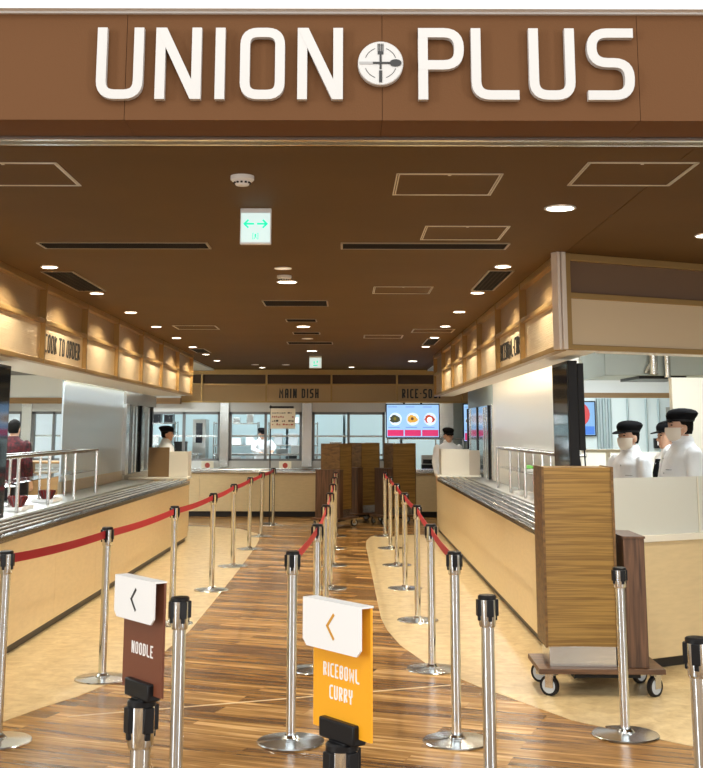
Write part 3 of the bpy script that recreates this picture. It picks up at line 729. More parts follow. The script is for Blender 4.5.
def slot(x0, x1, y0, y1, label, rz=False):
    o = empty('air_diffuser', ((x0+x1)/2, (y0+y1)/2, CEIL), 0, label, 'air vent', 'ceiling air slots')
    w, d = (x1-x0)/2, (y1-y0)/2
    MB().box(-w, w, -d, d, -.004, -.0).build('backing', slot_m, o)
    m = MB(); m.box(-w-.012, w+.012, -d-.008, -d, -.008, 0); m.box(-w-.012, w+.012, d, d+.008, -.008, 0); m.box(-w-.014, -w, -d, d, -.008, 0); m.box(w, w+.014, -d, d, -.008, 0)
    m.build('frame', bronze_edge, o)
    m = MB(); k = 5
    if w > d:
        for i in range(1, k): m.box(-w, w, -d+2*d*i/k-.004, -d+2*d*i/k+.004, -.007, -.004)
    else:
        for i in range(1, k): m.box(-w+2*w*i/k-.004, -w+2*w*i/k+.004, -d, d, -.007, -.004)
    m.build('slat', mat('slat_brown', (.028,.020,.016), .7, spec=.1), o)
slot(-1.97, -.90, 7.33, 7.56, 'long narrow air slot left of the exit sign')
slot(-.02, 1.04, 7.33, 7.56, 'long narrow air slot right of the exit sign')
slot(-.765, -.18, 10.68, 11.15, 'wide dark air slot on the centre line, nearest of the centre ones')
slot(-.64, -.33, 12.5, 12.8, 'short dark air slot before the middle centre downlight')
slot(-.64, -.33, 14.2, 14.5, 'short dark air slot behind the middle centre downlight')
slot(-.79, -.19, 15.8, 16.2, 'wide dark air slot before the farthest centre downlight')
slot(-2.30, -2.08, 8.72, 9.95, 'dark louvred air grille between the first two left downlights')
slot(1.08, 1.25, 8.62, 9.85, 'dark louvred air grille between the first two right downlights')
slot(1.08, 1.23, 15.2, 16.3, 'dark louvred air grille far down the right row of downlights')
slot(-2.30, -2.1, 17.2, 18.1, 'dark louvred air grille far down the left row of downlights')

exit_g = mat('exit_green', (.0, .55, .30), .5, emis=(.0, .62, .34), estr=.9)
exit_w = mat('exit_white', (.55, .62, .61), .4, emis=(.72, .95, .92), estr=.5)
def exit_sign(x, y, w, h, arrows, label):
    o = empty('exit_sign', (x, y, CEIL), 0, label, 'exit sign')
    MB().box(-w/2, w/2, 0, .03, -h, 0).build('housing', white_pl, o, bevel=.004)
    MB().box(-w/2+.006, w/2-.006, -.003, 0, -h+.012, -.028).build('lit_face', exit_w, o)
    g = MB(T(0, -.004, 0))
    if arrows:
        for s_ in (-1, 1):
            g.strip([(s_*.008, -h*.44), (s_*w*.34, -h*.44)], .009, -.001, 0)
            g.strip([(s_*w*.23, -h*.33), (s_*w*.36, -h*.44), (s_*w*.23, -h*.55)], .009, -.001, 0)
        g.strip([(-.010, -h*.70), (-.014, -h*.70), (-.014, -h*.86), (-.010, -h*.86)], .003, -.001, 0)
        g.strip([(.010, -h*.70), (.014, -h*.70), (.014, -h*.86), (.010, -h*.86)], .003, -.001, 0)
        g.box(-.004, .004, -.001, 0, -h*.79, -h*.72); g.strip([(-.006, -h*.86), (0, -h*.79), (.006, -h*.84)], .003, -.001, 0)
    else:
        g.box(-.03, -.012, -.001, 0, -h*.62, -h*.42); g.box(.02, .04, -.001, 0, -h*.55, -h*.38); g.box(-.035, .035, -.001, 0, -h*.80, -h*.72)
    g.build('pictogram', exit_g, o)
exit_sign(-.487, 6.16, .168, .198, True, 'lit white exit sign with green double arrow hanging near the entrance')
exit_sign(-.49, 18.9, .20, .20, False, 'small lit exit sign far back above the MAIN DISH lettering')

# ------------------------------------------------------------------ screens
def menu_screen(x, y, z, w, h, label, rz=0, plain=False):
    o = empty('menu_screen', (x, y, z), rz, label, 'menu screen')
    MB().box(-w/2, w/2, 0, .06, 0, h).build('housing', black_pl, o, bevel=.004)
    sb = mat('screen_blue', (.2,.4,.7), .3, emis=(.30, .50, .78), estr=.85); sr = mat('screen_crimson', (.5,.02,.1), .3, emis=(.55, .03, .13), estr=.85)
    MB().box(-w/2+.02, w/2-.02, -.002, 0, .02, h-.02).build('display', mat('screen_slate', (.1,.2,.35), .3, emis=(.12,.24,.42), estr=.6) if plain else sb, o)
    if plain:
        m = MB(T(0, -.004, h*.62) @ Matrix.Rotation(PI/2, 4, 'X')); m.lathe([(0, 0), (w*.34, 0), (w*.34, .001), (0, .001)], 20); m.build('picture', mat('screen_red', (.3,.02,.02), .3, emis=(.32,.02,.03), estr=.6), o)
        MB().box(-w/2+.03, w/2-.03, -.004, -.002, .03, h*.28).build('picture', mat('screen_navy', (.02,.08,.3), .3, emis=(.02,.1,.35), estr=.8), o)
        return
    p = (w-.04)/3
    cols = [((.05,.055,.03), (.16,.13,.02)), ((.60,.33,.06), (.10,.05,.02)), ((.38,.05,.02), (.85,.85,.88))]
    for i in range(3):
        cx = -w/2+.02+p*(i+.5)
        MB().box(cx-p/2+.012, cx+p/2-.012, -.004, -.002, .035, h*.235).build('price_strip', sr, o)
        d = MB(T(cx, -.004, h*.55) @ Matrix.Rotation(PI/2, 4, 'X')); 
        d.lathe([(0, 0), (p*.36, 0), (p*.36, .001), (0, .001)], 24); d.build('picture', mat('plate_glow', (.75,.82,.9), .4, emis=(.62,.75,.92), estr=.85), o)
        d = MB(T(cx-.01, -.006, h*.55) @ Matrix.Rotation(PI/2, 4, 'X')); P = [(p*.29*(1+.18*math.sin(3*k+i))*math.cos(k*PI/8), p*.23*(1+.15*math.cos(5*k))*math.sin(k*PI/8)) for k in range(16)]
        d.prism(P, 0, .001); d.build('picture', mat('food%d' % i, cols[i][0], .4, emis=cols[i][0], estr=.9), o)
        d = MB(T(cx-.01, -.008, h*(.53 if i == 2 else .56)) @ Matrix.Rotation(PI/2, 4, 'X')); k2 = .16 if i == 2 else .09
        d.lathe([(0, 0), (p*k2, 0), (p*k2, .001), (0, .001)], 12); d.build('picture', mat('garnish%d' % i, cols[i][1], .4, emis=cols[i][1], estr=.9), o)
        MB().box(cx-p*.42, cx+p*.10, -.004, -.002, h*.90, h*.915).build('caption_line', mat('screen_text', (.1,.2,.35), .4, emis=(.06,.14,.28), estr=.8), o)
        MB().box(cx-p*.42, cx+p*.25, -.004, -.002, h*.30, h*.315).build('caption_line', mat('screen_text', (.1,.2,.35), .4), o)
    m = MB(); m.box(-w*.18, -w*.14, .02, .05, h, h+.02); m.box(w*.14, w*.18, .02, .05, h, h+.02); m.build('hanger', black_pl, o)
menu_screen(1.32, 23.1, 1.43, 1.06, .66, 'wide menu screen with three dishes on blue, hung below the rear sign band')
menu_screen(3.73, 18.935, 1.49, .60, .56, 'small screen with red disc picture on the right kitchen wall', plain=True)
menu_screen(2.62, 23.235, 1.35, .60, .75, 'narrow slice of a blue and pink menu screen beside the right end door')
def tall_display(X, y0, y1, z0, z1, side, label):
    o = empty('tall_display', (X, y0, 0), 0, label, 'display')
    a, b_ = (0, .07)
    MB().box(a, b_, 0, y1-y0, z0, z1).build('housing', black_pl, o, bevel=.004)
    xf = -.003 if side > 0 else .07
    MB().box(xf, xf+.003, .025, y1-y0-.025, z0+.025, z1-.025).build('glass_front', screen_teal, o)
    bk = .07 if side > 0 else -.07
    MB().box(bk, bk+.045, .0, (y1-y0)*.9, z0+.42, z1-.02).build('mount_box', black_pl, o, bevel=.004)
    c = MB(); c.tube([(bk+.05, .1, z0+.45), (bk+.06, .1, z0+.2), (bk+.05, .12, z0)], .006, 6); c.tube([(bk+.02, .2, z0+.45), (bk+.05, .2, z0+.25), (bk+.02, .2, z0+.05)], .006, 6); c.build('cable', black_pl, o)
tall_display(1.60, 8.42, 9.06, 1.02, 2.078, 1, 'tall dark display hanging over the right counter near its corner')
tall_display(-2.74, 8.50, 9.33, .90, 2.078, -1, 'tall dark display at the left edge over the left counter')

# ------------------------------------------------------------------ sneeze guards
def guard(x0, x1, y0, y1, z1, n, label, f):
    o = empty('sneeze_guard', ((x0+x1)/2, (y0+y1)/2, .862), 0, label, 'sneeze guard')
    cx, cy = (x0+x1)/2, (y0+y1)/2; h = z1-.862; w = (x1-x0)/2; L = (y1-y0)/2
    for i in range(n):
        y = -L+2*L*i/(n-1); MB().tube([(-w*f, y, 0), (-w*f, y, h)], .016, 8).build('upright', steel, o)
    for i in range(n-1):
        y = -L+2*L*(i+.55)/(n-1); MB().tube([(w*f, y, 0), (w*f, y, h)], .013, 8).build('upright', steel, o)
    m = MB(); m.tube([(-w*f, -L-.02, h), (-w*f, L+.02, h)], .018, 8); m.tube([(w*f, -L, h), (w*f, L, h)], .016, 8); m.tube([(w*f, -L, h*.5), (w*f, L, h*.5)], .013, 8)
    for y in (-L, L): m.tube([(-w, y, h), (w, y, h)], .014, 8)
    m.build('top_rail', steel, o)
    MB().box(-w, w, -L, L, h*.5+.014, h*.5+.02).build('glass_shelf', glass, o)
guard(-3.10, -2.86, 9.3, 13.6, 1.345, 5, 'steel tube food guard with glass shelf on the left counter', -1)
guard(1.93, 2.12, 10.45, 15.0, 1.36, 5, 'steel tube food guard with glass shelf on the right counter', 1)

# ------------------------------------------------------------------ things on the counters and in the kitchens
def bowl(x, y, z, r, h, label, group=None):
    o = empty('bowl', (x, y, z), 0, label, 'bowl', group)
    MB().lathe([(0, 0), (r*.5, 0), (r*.56, .012), (r*.97, h*.93), (r, h), (r*.94, h), (r*.52, .02), (0, .018)], 28).build('shell', bowl_red, o)
    m = MB()
    for k in range(14): m.M = RZ(k*2*PI/14); m.tube([(r*.60, 0, .02), (r*1.0, 0, h*.92)], .006, 5)
    m.build('rib', mat('bowl_dark', (.07,.01,.01), .4), o)
def tray(x, y, z, w, d, label, m_=steel, group=None):
    o = empty('serving_tray', (x, y, z), 0, label, 'tray', group)
    MB().box(-w/2, w/2, -d/2, d/2, 0, .008).build('bottom', m_, o)
    m = MB(); m.box(-w/2, w/2, -d/2, -d/2+.01, .008, .03); m.box(-w/2, w/2, d/2-.01, d/2, .008, .03); m.box(-w/2, -w/2+.01, -d/2+.01, d/2-.01, .008, .03); m.box(w/2-.01, w/2, -d/2+.01, d/2-.01, .008, .03); m.build('rim', m_, o)
tray(-3.0, 10.85, .864, .22, .42, 'white tray under the nearer red bowl', white_pl)
tray(-3.02, 12.05, .864, .22, .40, 'white tray under the farther red bowl', white_pl)
bowl(-3.0, 10.9, .874, .092, .105, 'ribbed dark red bowl, nearer of the two on the left counter')
bowl(-3.02, 12.05, .874, .085, .10, 'ribbed dark red bowl, farther of the two on the left counter')
tray(-3.5, 11.2, .857, .35, .5, 'white tray inside the left kitchen behind the nearer bowl', white_pl)
tray(2.02, 11.9, .864, .15, .5, 'white tray on the right counter under the food guard', white_pl)
for i, (x, y) in enumerate(((2.02, 12.75), (2.02, 13.5))): tray(x, y, .864, .16, .42, ['white tray on the right counter, middle one under the guard', 'white tray on the right counter, farthest under the guard'][i], white_pl)
tray(2.03, 13.1, 1.136, .13, .30, 'small white tray with green food on the guard shelf', white_pl)
g = empty('salad', (2.03, 13.1, 1.146), 0, 'bright green salad in the tray on the right guard shelf', 'food')
m = MB()
for k in range(16): m.ball((random.uniform(-.035,.035), random.uniform(-.09,.09), .02+random.uniform(0,.02)), .025, .03, .018, 8, 5)
m.build('leaves', green_leaf, g)
def pot(x, y, z, r, h, label, group='pots on the left cooking line'):
    o = empty('cooking_pot', (x, y, z), 0, label, 'pot', group)
    MB().lathe([(0, 0), (r, 0), (r, h), (r*.93, h), (r*.93, .01), (0, .01)], 24).build('body', pan_black, o)
    MB().lathe([(r*1.02, h), (r*1.03, h+.01), (r*.3, h+.035), (0, h+.04)], 24).build('lid', steel, o)
    m = MB(); m.tube([(0, -r, h*.75), (0, -r-.14, h*.8)], .012, 8); m.build('handle', black_pl, o)
    m = MB(); m.ball((0, 0, h+.052), .016, .016, .014, 10, 6); m.build('knob', black_pl, o)
pot(-3.56, 12.35, .857, .13, .13, 'black pot with steel lid at the end of the left cooking line')
pot(-3.56, 12.9, .857, .12, .16, 'taller black pot beside the steel wall on the left cooking line')
pot(-3.60, 11.75, .857, .12, .09, 'low black pan with lid on the left cooking line')
def cooker(x, y, z, label):
    o = empty('rice_cooker', (x, y, z), 0, label, 'cooker')
    MB().box(-.17, .17, -.2, .2, 0, .22).build('body', steel, o, bevel=.02)
    MB().box(-.165, .165, -.195, .195, .22, .26).build('lid', white_pl, o, bevel=.015)
    MB().box(.17, .18, -.1, .1, .05, .12).build('control_panel', black_pl, o)
cooker(-3.68, 13.55-.5, .857+.0, 'white lidded steel cooker beside the steel wall, left kitchen') if False else None

def register(x, y, z, w, d, h, m_side, label, rz=0):
    o = empty('register_screen', (x, y, z), rz, label, 'partition')
    MB().box(-w/2, w/2, -d/2, -d/2+.03, 0, h).build('front_panel', cream_part, o, bevel=.003)
    MB().box(-w/2, -w/2+.03, -d/2+.03, d/2, 0, h).build('side_panel', m_side, o, bevel=.003)
    MB().box(w/2-.03, w/2, -d/2+.03, d/2, 0, h).build('side_panel', m_side, o, bevel=.003)
brown_side = mat('brown_side', (.20,.12,.05), .5)
lcb = empty('cashier_desk', (-2.82, 18.4, 0), 0, 'tan cashier desk with white top at the far end of the left counter', 'desk')
MB().box(-.36, .47, -.95, -.5, .08, .86).build('body', beige_panel, lcb, bevel=.003); MB().box(-.34, .45, -.93, -.52, 0, .08).build('kick_board', black_kick, lcb); MB().box(-.36, .50, -1.0, -.47, .86, .89).build('desk_top', door_cream, lcb, bevel=.003)
rg = empty('register_screen', (-2.60, 18.2, .89), 0, 'cream and brown box screen around the left cashier', 'partition')
MB().box(-.02, .26, -.6, -.57, 0, .37).build('front_panel', cream_part, rg, bevel=.003)
MB().box(-.33, -.02, -.6, -.57, 0, .43).build('side_panel', brown_side, rg, bevel=.003)
MB().box(.23, .26, -.57, -.2, 0, .37).build('side_panel', cream_part, rg, bevel=.003)
rdb = empty('cashier_desk', (1.78, 19.2, 0), 0, 'tan cashier desk with white top at the far end of the right counter', 'desk')
MB().box(-.32, .34, -.66, -.2, .08, .86).build('body', beige_panel, rdb, bevel=.003); MB().box(-.30, .32, -.64, -.22, 0, .08).build('kick_board', black_kick, rdb); MB().box(-.34, .34, -.69, -.17, .86, .89).build('desk_top', door_cream, rdb, bevel=.003)
rg = empty('register_screen', (1.78, 19.0, .89), 0, 'cream screen in front of the right cashier', 'partition')
MB().box(-.28, .16, -.45, -.42, 0, .40).build('front_panel', cream_part, rg, bevel=.003)
MB().box(.16, .33, -.45, -.42, 0, .38).build('side_panel', mat('taupe', (.50,.44,.36), .5), rg, bevel=.003)
MB().box(-.28, -.25, -.42, -.05, 0, .40).build('side_panel', cream_part, rg, bevel=.003)

# left kitchen back line
kb = empty('prep_counter', (-5.2, 14.2, 0), 0, 'steel prep counter in the left kitchen behind the food guard', 'counter')
MB().box(-1.0, 1.0, -.4, .4, .1, .86).build('body', steel_dull, kb); MB().box(-1.05, 1.05, -.45, .45, .86, .90).build('worktop', steel, kb)
m = MB()
for x in (-.9, .9):
    for y in (-.3, .3): m.box(x-.025, x+.025, y-.025, y+.025, 0, .1)
m.build('leg', steel, kb)
register(-5.05, 13.9, .90, .62, .3, .34, cream_part, 'cream screen on the prep counter in front of the plaid shirt person')
shl = empty('brown_shelf', (-4.05, 16.3, 0), 0, 'brown shelf unit with small white items behind the left food guard', 'shelf')
MB().box(-.30, .30, -.2, .2, 0, .95).build('body', brown_trim, shl); MB().box(-.30, .30, -.2, .2, 1.12, 1.15).build('upper_shelf', brown_trim, shl)
m = MB(); m.box(-.30, -.27, -.2, .2, .95, 1.12); m.box(.27, .30, -.2, .2, .95, 1.12); m.build('side_panel', brown_trim, shl)
for i in range(4):
    o = empty('small_dish', (-4.25+i*.13, 16.22, .95), 0, '%s of four little white dishes in the brown shelf' % ['leftmost', 'second from left', 'third from left', 'rightmost'][i], 'dish', 'white dishes in the brown shelf')
    MB().lathe([(0, 0), (.025, 0), (.045, .035), (.04, .035), (.02, .008), (0, .008)], 14).build('shell', white_pl, o)
    MB().lathe([(.022, 0), (.022, .004), (.018, .004), (.018, 0)], 10).build('foot_ring', white_pl, o)
hood = empty('range_hood', (-4.6, 12.5, 2.22), 0, 'white range hood hanging in the left kitchen, dark underside', 'range hood')
MB().box(-.9, .95, -1.6, 1.6, .03, .50).build('shell', kitchen_white, hood, bevel=.005); MB().box(-.85, .90, -1.55, 1.55, 0, .03).build('filter', black_pl, hood)

# right kitchen
hd = empty('range_hood', (3.35, 12.9, 2.13), 0, 'stainless range hood above the two cooks in the right kitchen', 'range hood')
MB().box(-.62, .95, -.6, .6, .02, .60).build('shell', mat('hood_steel', (.40,.44,.42), .4, .4), hd, bevel=.005); MB().box(-.25, .25, -.55, .3, -.01, .02).build('filter', black_pl, hd)
m = MB(); m.tube([(-.12, -.64, .03), (-.12, -.64, .60)], .05, 14); m.tube([(.02, -.66, .0), (.02, -.66, .60)], .035, 12); m.tube([(-.2, -.63, .05), (-.12, -.66, .2), (-.16, -.66, .4)], .02, 10); m.build('duct_pipe', steel, hd)
struct('wall_right', MB().box(3.05, 4.2, 10.95, 11.05, .86, 2.07), cream_part, 'cream wall board behind the right hand cook', bevel=.004)
struct('wall_right', MB().box(2.34, 6.0, 19.0, 19.1, 0, 2.10), mat('pale_blue_wall', (.55,.63,.65), .35, .2), 'pale blue grey wall with pipes in the right kitchen')
m = MB()
for x in (4.08, 4.17, 4.26, 4.55, 4.85, 5.05): m.tube([(x, 18.96, .3), (x, 18.96, 2.09)], .016 if x > 4.3 else .03, 8)
pp = m.build('wall_pipes', mat('pipe_grey', (.35,.44,.47), .3, .5)); tag(pp, 'thin vertical pipes on the pale wall behind the cooks', 'pipes')
sb = empty('switch_box', (5.02, 18.93, 1.30), 0, 'dark electric switch box on the pipe wall of the right kitchen', 'switch box')
MB().box(-.07, .07, 0, .06, 0, .16).build('body', black_pl, sb, bevel=.005); MB().box(-.02, .02, -.01, 0, .05, .11).build('switch', white_pl, sb)
cb = empty('storage_cabinet', (5.35, 18.4, 0), 0, 'tall grey steel cabinet behind the right hand cook', 'cabinet')
MB().box(-.2, .45, 0, .5, 0, 1.95).build('body', mat('grey_steel_cab', (.33,.31,.27), .4, .5), cb, bevel=.005); MB().box(-.17, .42, -.015, 0, .1, 1.9).build('door', mat('grey_steel_cab2', (.36,.34,.30), .4, .5), cb, bevel=.004); m = MB(); m.tube([(.34, -.04, .95), (.34, -.04, 1.15)], .008, 8); m.tube([(.34, -.04, .97), (.34, -.012, .97)], .006, 6); m.tube([(.34, -.04, 1.13), (.34, -.012, 1.13)], .006, 6); m.build('handle', steel, cb)
wt = empty('work_table', (3.35, 15.5, 0), 0, 'steel work table with cream back panel behind the masked cook', 'table')
MB().box(-1.0, 1.6, -.35, .35, .88, .92).build('table_top', steel, wt, bevel=.003); MB().box(-.95, 1.5, .30, .34, .92, 1.30).build('back_panel', cream_part, wt); MB().box(-.95, 1.5, -.3, .3, .3, .33).build('under_shelf', steel_dull, wt)
for x in (-.93, 1.5):
    for y in (-.29, .27): MB().tube([(x, y, 0), (x, y, .88)], .02, 8).build('leg', steel, wt)
bs = empty('board_stand', (2.75, 14.2, 0), 0, 'light wood board and white post behind the tall right display', 'shelf')
MB().box(-.10, .0, -.05, .05, 0, 1.32).build('post', mat('light_wood', (.55,.33,.12), .5), bs); MB().box(-.10, .62, -.10, .10, 1.32, 1.36).build('shelf_board', mat('cream_board', (.68,.60,.46), .5), bs); MB().tube([(.40, 0, 0), (.40, 0, 1.32)], .025, 10).build('white_post', white_pl, bs)

# rear kitchen behind the windows
def shelf_unit(x, y, w, label, hgt=1.75, n=4):
    o = empty('steel_shelf', (x, y, 0), 0, label, 'shelf', 'steel shelves in the rear kitchen')
    for k in range(n): MB().box(-w/2, w/2, -.22, .22, .30+k*(hgt-.35)/(n-1), .325+k*(hgt-.35)/(n-1)).build('shelf_board', steel, o)
    for sx_ in (-1, 1):
        for sy in (-1, 1): MB().tube([(sx_*(w/2-.02), sy*.2, 0), (sx_*(w/2-.02), sy*.2, hgt)], .014, 8).build('upright', steel, o)
    return o
shelf_unit(-4.1, 25.6, .9, 'steel rack behind the leftmost rear window'); shelf_unit(-2.40, 26.0, 1.0, 'steel rack between the left and middle rear windows'); shelf_unit(-1.15, 26.0, 1.1, 'steel rack behind the hanging notice'); shelf_unit(2.9, 25.4, .9, 'steel rack behind the rear cashier')
for i, (x, w) in enumerate(((-3.75, .9), (-1.75, 1.3), (.1, .9))):
    o = empty('prep_table', (x, 24.45, 0), 0, ['steel prep table with trays inside the left rear window', 'steel prep table in front of the reaching cook', 'steel prep table inside the right rear window'][i], 'table', 'prep tables in the rear kitchen')
    MB().box(-w/2-.3, w/2+.3, -.3, .3, 1.06, 1.10).build('table_top', steel, o)
    for sx_ in (-1, 1):
        for sy in (-1, 1): MB().tube([(sx_*(w/2+.25), sy*.25, 0), (sx_*(w/2+.25), sy*.25, 1.06)], .018, 8).build('leg', steel, o)
def box_item(x, y, z, w, d, h, m_, label, cat='container', lidm=None):
    o = empty('food_container', (x, y, z), 0, label, cat)
    MB().box(-w/2, w/2, -d/2, d/2, 0, h*.85).build('body', m_, o, bevel=.006)
    MB().box(-w/2-.006, w/2+.006, -d/2-.006, d/2+.006, h*.85, h).build('lid', lidm or m_, o, bevel=.004)
cols_ = [white_pl, steel, pan_black, grey_cloth]
cn = ['white', 'steel', 'black', 'grey']
k = 0
for x, wname in ((-4.15, 'left end of the left rear table'), (-3.8, 'middle of the left rear table'), (-3.4, 'right part of the left rear table'), (-1.3, 'right part of the middle rear table'), (-1.0, 'right end of the middle rear table'), (-.2, 'left end of the right rear table'), (.15, 'middle of the right rear table'), (.5, 'right end of the right rear table')):
    box_item(x, 24.4, 1.10, .24, .25, .10+.07*(k % 3), cols_[k % 4], '%s lidded container at the %s' % (cn[k % 4], wname)); k += 1
RK = [(-4.1, 25.6, .8, 'leftmost rear rack'), (-2.40, 26.0, .9, 'rack between left and middle rear windows'), (-1.15, 26.0, 1.0, 'rack behind the hanging notice'), (2.9, 25.4, .8, 'rack behind the rear cashier')]
for x, y, w, nm in RK:
    for lv in (1, 2, 3):
        for q in range(3):
            z = .326+lv*1.4/3; ww = random.uniform(.14, .22)
            box_item(x-w/2+w*(q+.5)/3, y, z, ww, .28, random.uniform(.10, .26), cols_[(k*7+q) % 4], '%s box, %s, on %s shelf of the %s' % (cn[(k*7+q) % 4], ['left', 'middle', 'right'][q], ['the lower', 'the upper', 'the top'][lv-1], nm)); k += 1
rk = empty('wall_units', (0, 26.9, 0), 0, 'row of pale steel refrigerators along the back of the rear kitchen', 'refrigerator')
for i in range(10):
    x = -6.5+i*1.3
    MB().box(x, x+1.24, 0, .6, .1, 1.95).build('door', mat('fridge_pale', (.54,.68,.71), .35, .35), rk, bevel=.01)
    MB().box(x+1.10, x+1.13, -.03, 0, .9, 1.3).build('handle', steel, rk)
ov = empty('oven', (-3.15, 25.7, 0), 0, 'dark oven door seen through the left rear window', 'oven')
MB().box(-.14, .14, -.3, .3, 0, 1.80).build('body', steel_dull, ov); MB().box(-.07, .07, -.32, -.30, 1.30, 1.72).build('door', black_gl, ov)

# steel panel and rail right of the rear windows
struct('wall_back', MB().box(1.86, 2.14, 23.35, 23.42, .8, 2.16), steel_wavy, 'wavy steel panel right of the menu screen')
struct('wall_back', MB().box(2.14, 2.9, 23.30, 23.42, .8, 2.16), green_wall, 'grey green wall strip at the right rear')
rl = empty('rail', (0, 22.9, 0), 0, 'thin steel rail over the rear counter right of the windows', 'rail')
m = MB(); m.tube([(.80, 0, 1.42), (2.3, 0, 1.42)], .018, 8); m.build('top_rail', steel, rl)
for x in (.82, 1.75, 1.9, 2.28): MB().tube([(x, 0, .83), (x, 0, 1.42)], .014, 8).build('upright', steel, rl)
o = empty('espresso_machine', (1.62, 22.75, .83), 0, 'dark steel warmer on the rear counter behind the right tray cart', 'appliance')
MB().box(-.16, .16, -.15, .15, 0, .10).build('base', black_pl, o); MB().box(-.16, .16, -.13, .15, .10, .28).build('body', steel_dull, o, bevel=.01); MB().box(-.14, .14, -.135, -.13, .12, .2).build('front_panel', black_gl, o)
# floor sign stand with notice
ns = empty('notice_stand', (-1.30, 20.42, 0), 0, 'tall thin black stand holding a written notice before the rear windows', 'sign stand')
MB().lathe([(0, 0), (.14, 0), (.14, .012), (.02, .02), (0, .02)], 24).build('base', black_pl, ns)
MB().tube([(0, 0, .02), (0, 0, 2.0)], .010, 8).build('pole', black_pl, ns)
MB(T(0, -.02, 0)).box(-.02, .40, -.012, .012, 1.95, 1.985).build('clip_bar', black_pl, ns)
nb = MB(T(.0, -.026, 0)).box(.0, .43, -.003, .003, 1.60, 1.945).build('notice', paper, ns)
for r0, z in enumerate((1.86, 1.79, 1.72, 1.66)):
    m = MB(T(0, -.031, 0)); x = .03
    while x < .38:
        w = random.uniform(.012, .04); 
        if random.random() < .8: m.box(x, min(.40, x+w), -.001, 0, z, z+random.uniform(.012, .03))
        x += w+.012
    m.build('notice_line', black_pl if r0 % 2 == 0 else mat('red_ink', (.4,.05,.04), .6), nb)
for x, l in ((-2.68, 'left rear window'), (-1.17, 'middle rear window')):
    o = empty('price_card', (x, 23.0, .83), 0, 'small picture card standing on the rear counter under the %s' % l, 'card', 'picture cards on the rear counter')
    MB().box(-.12, .12, 0, .01, 0, .15).build('card', paper, o); MB(T(0, -.003, .07) @ Matrix.Rotation(PI/2, 4, 'X')).lathe([(0, 0), (.05, 0), (.05, .002), (0, .002)], 16).build('picture', mat('card_red', (.45,.06,.04), .5), o); MB().box(-.05, .05, .01, .06, 0, .01).build('foot', paper, o)

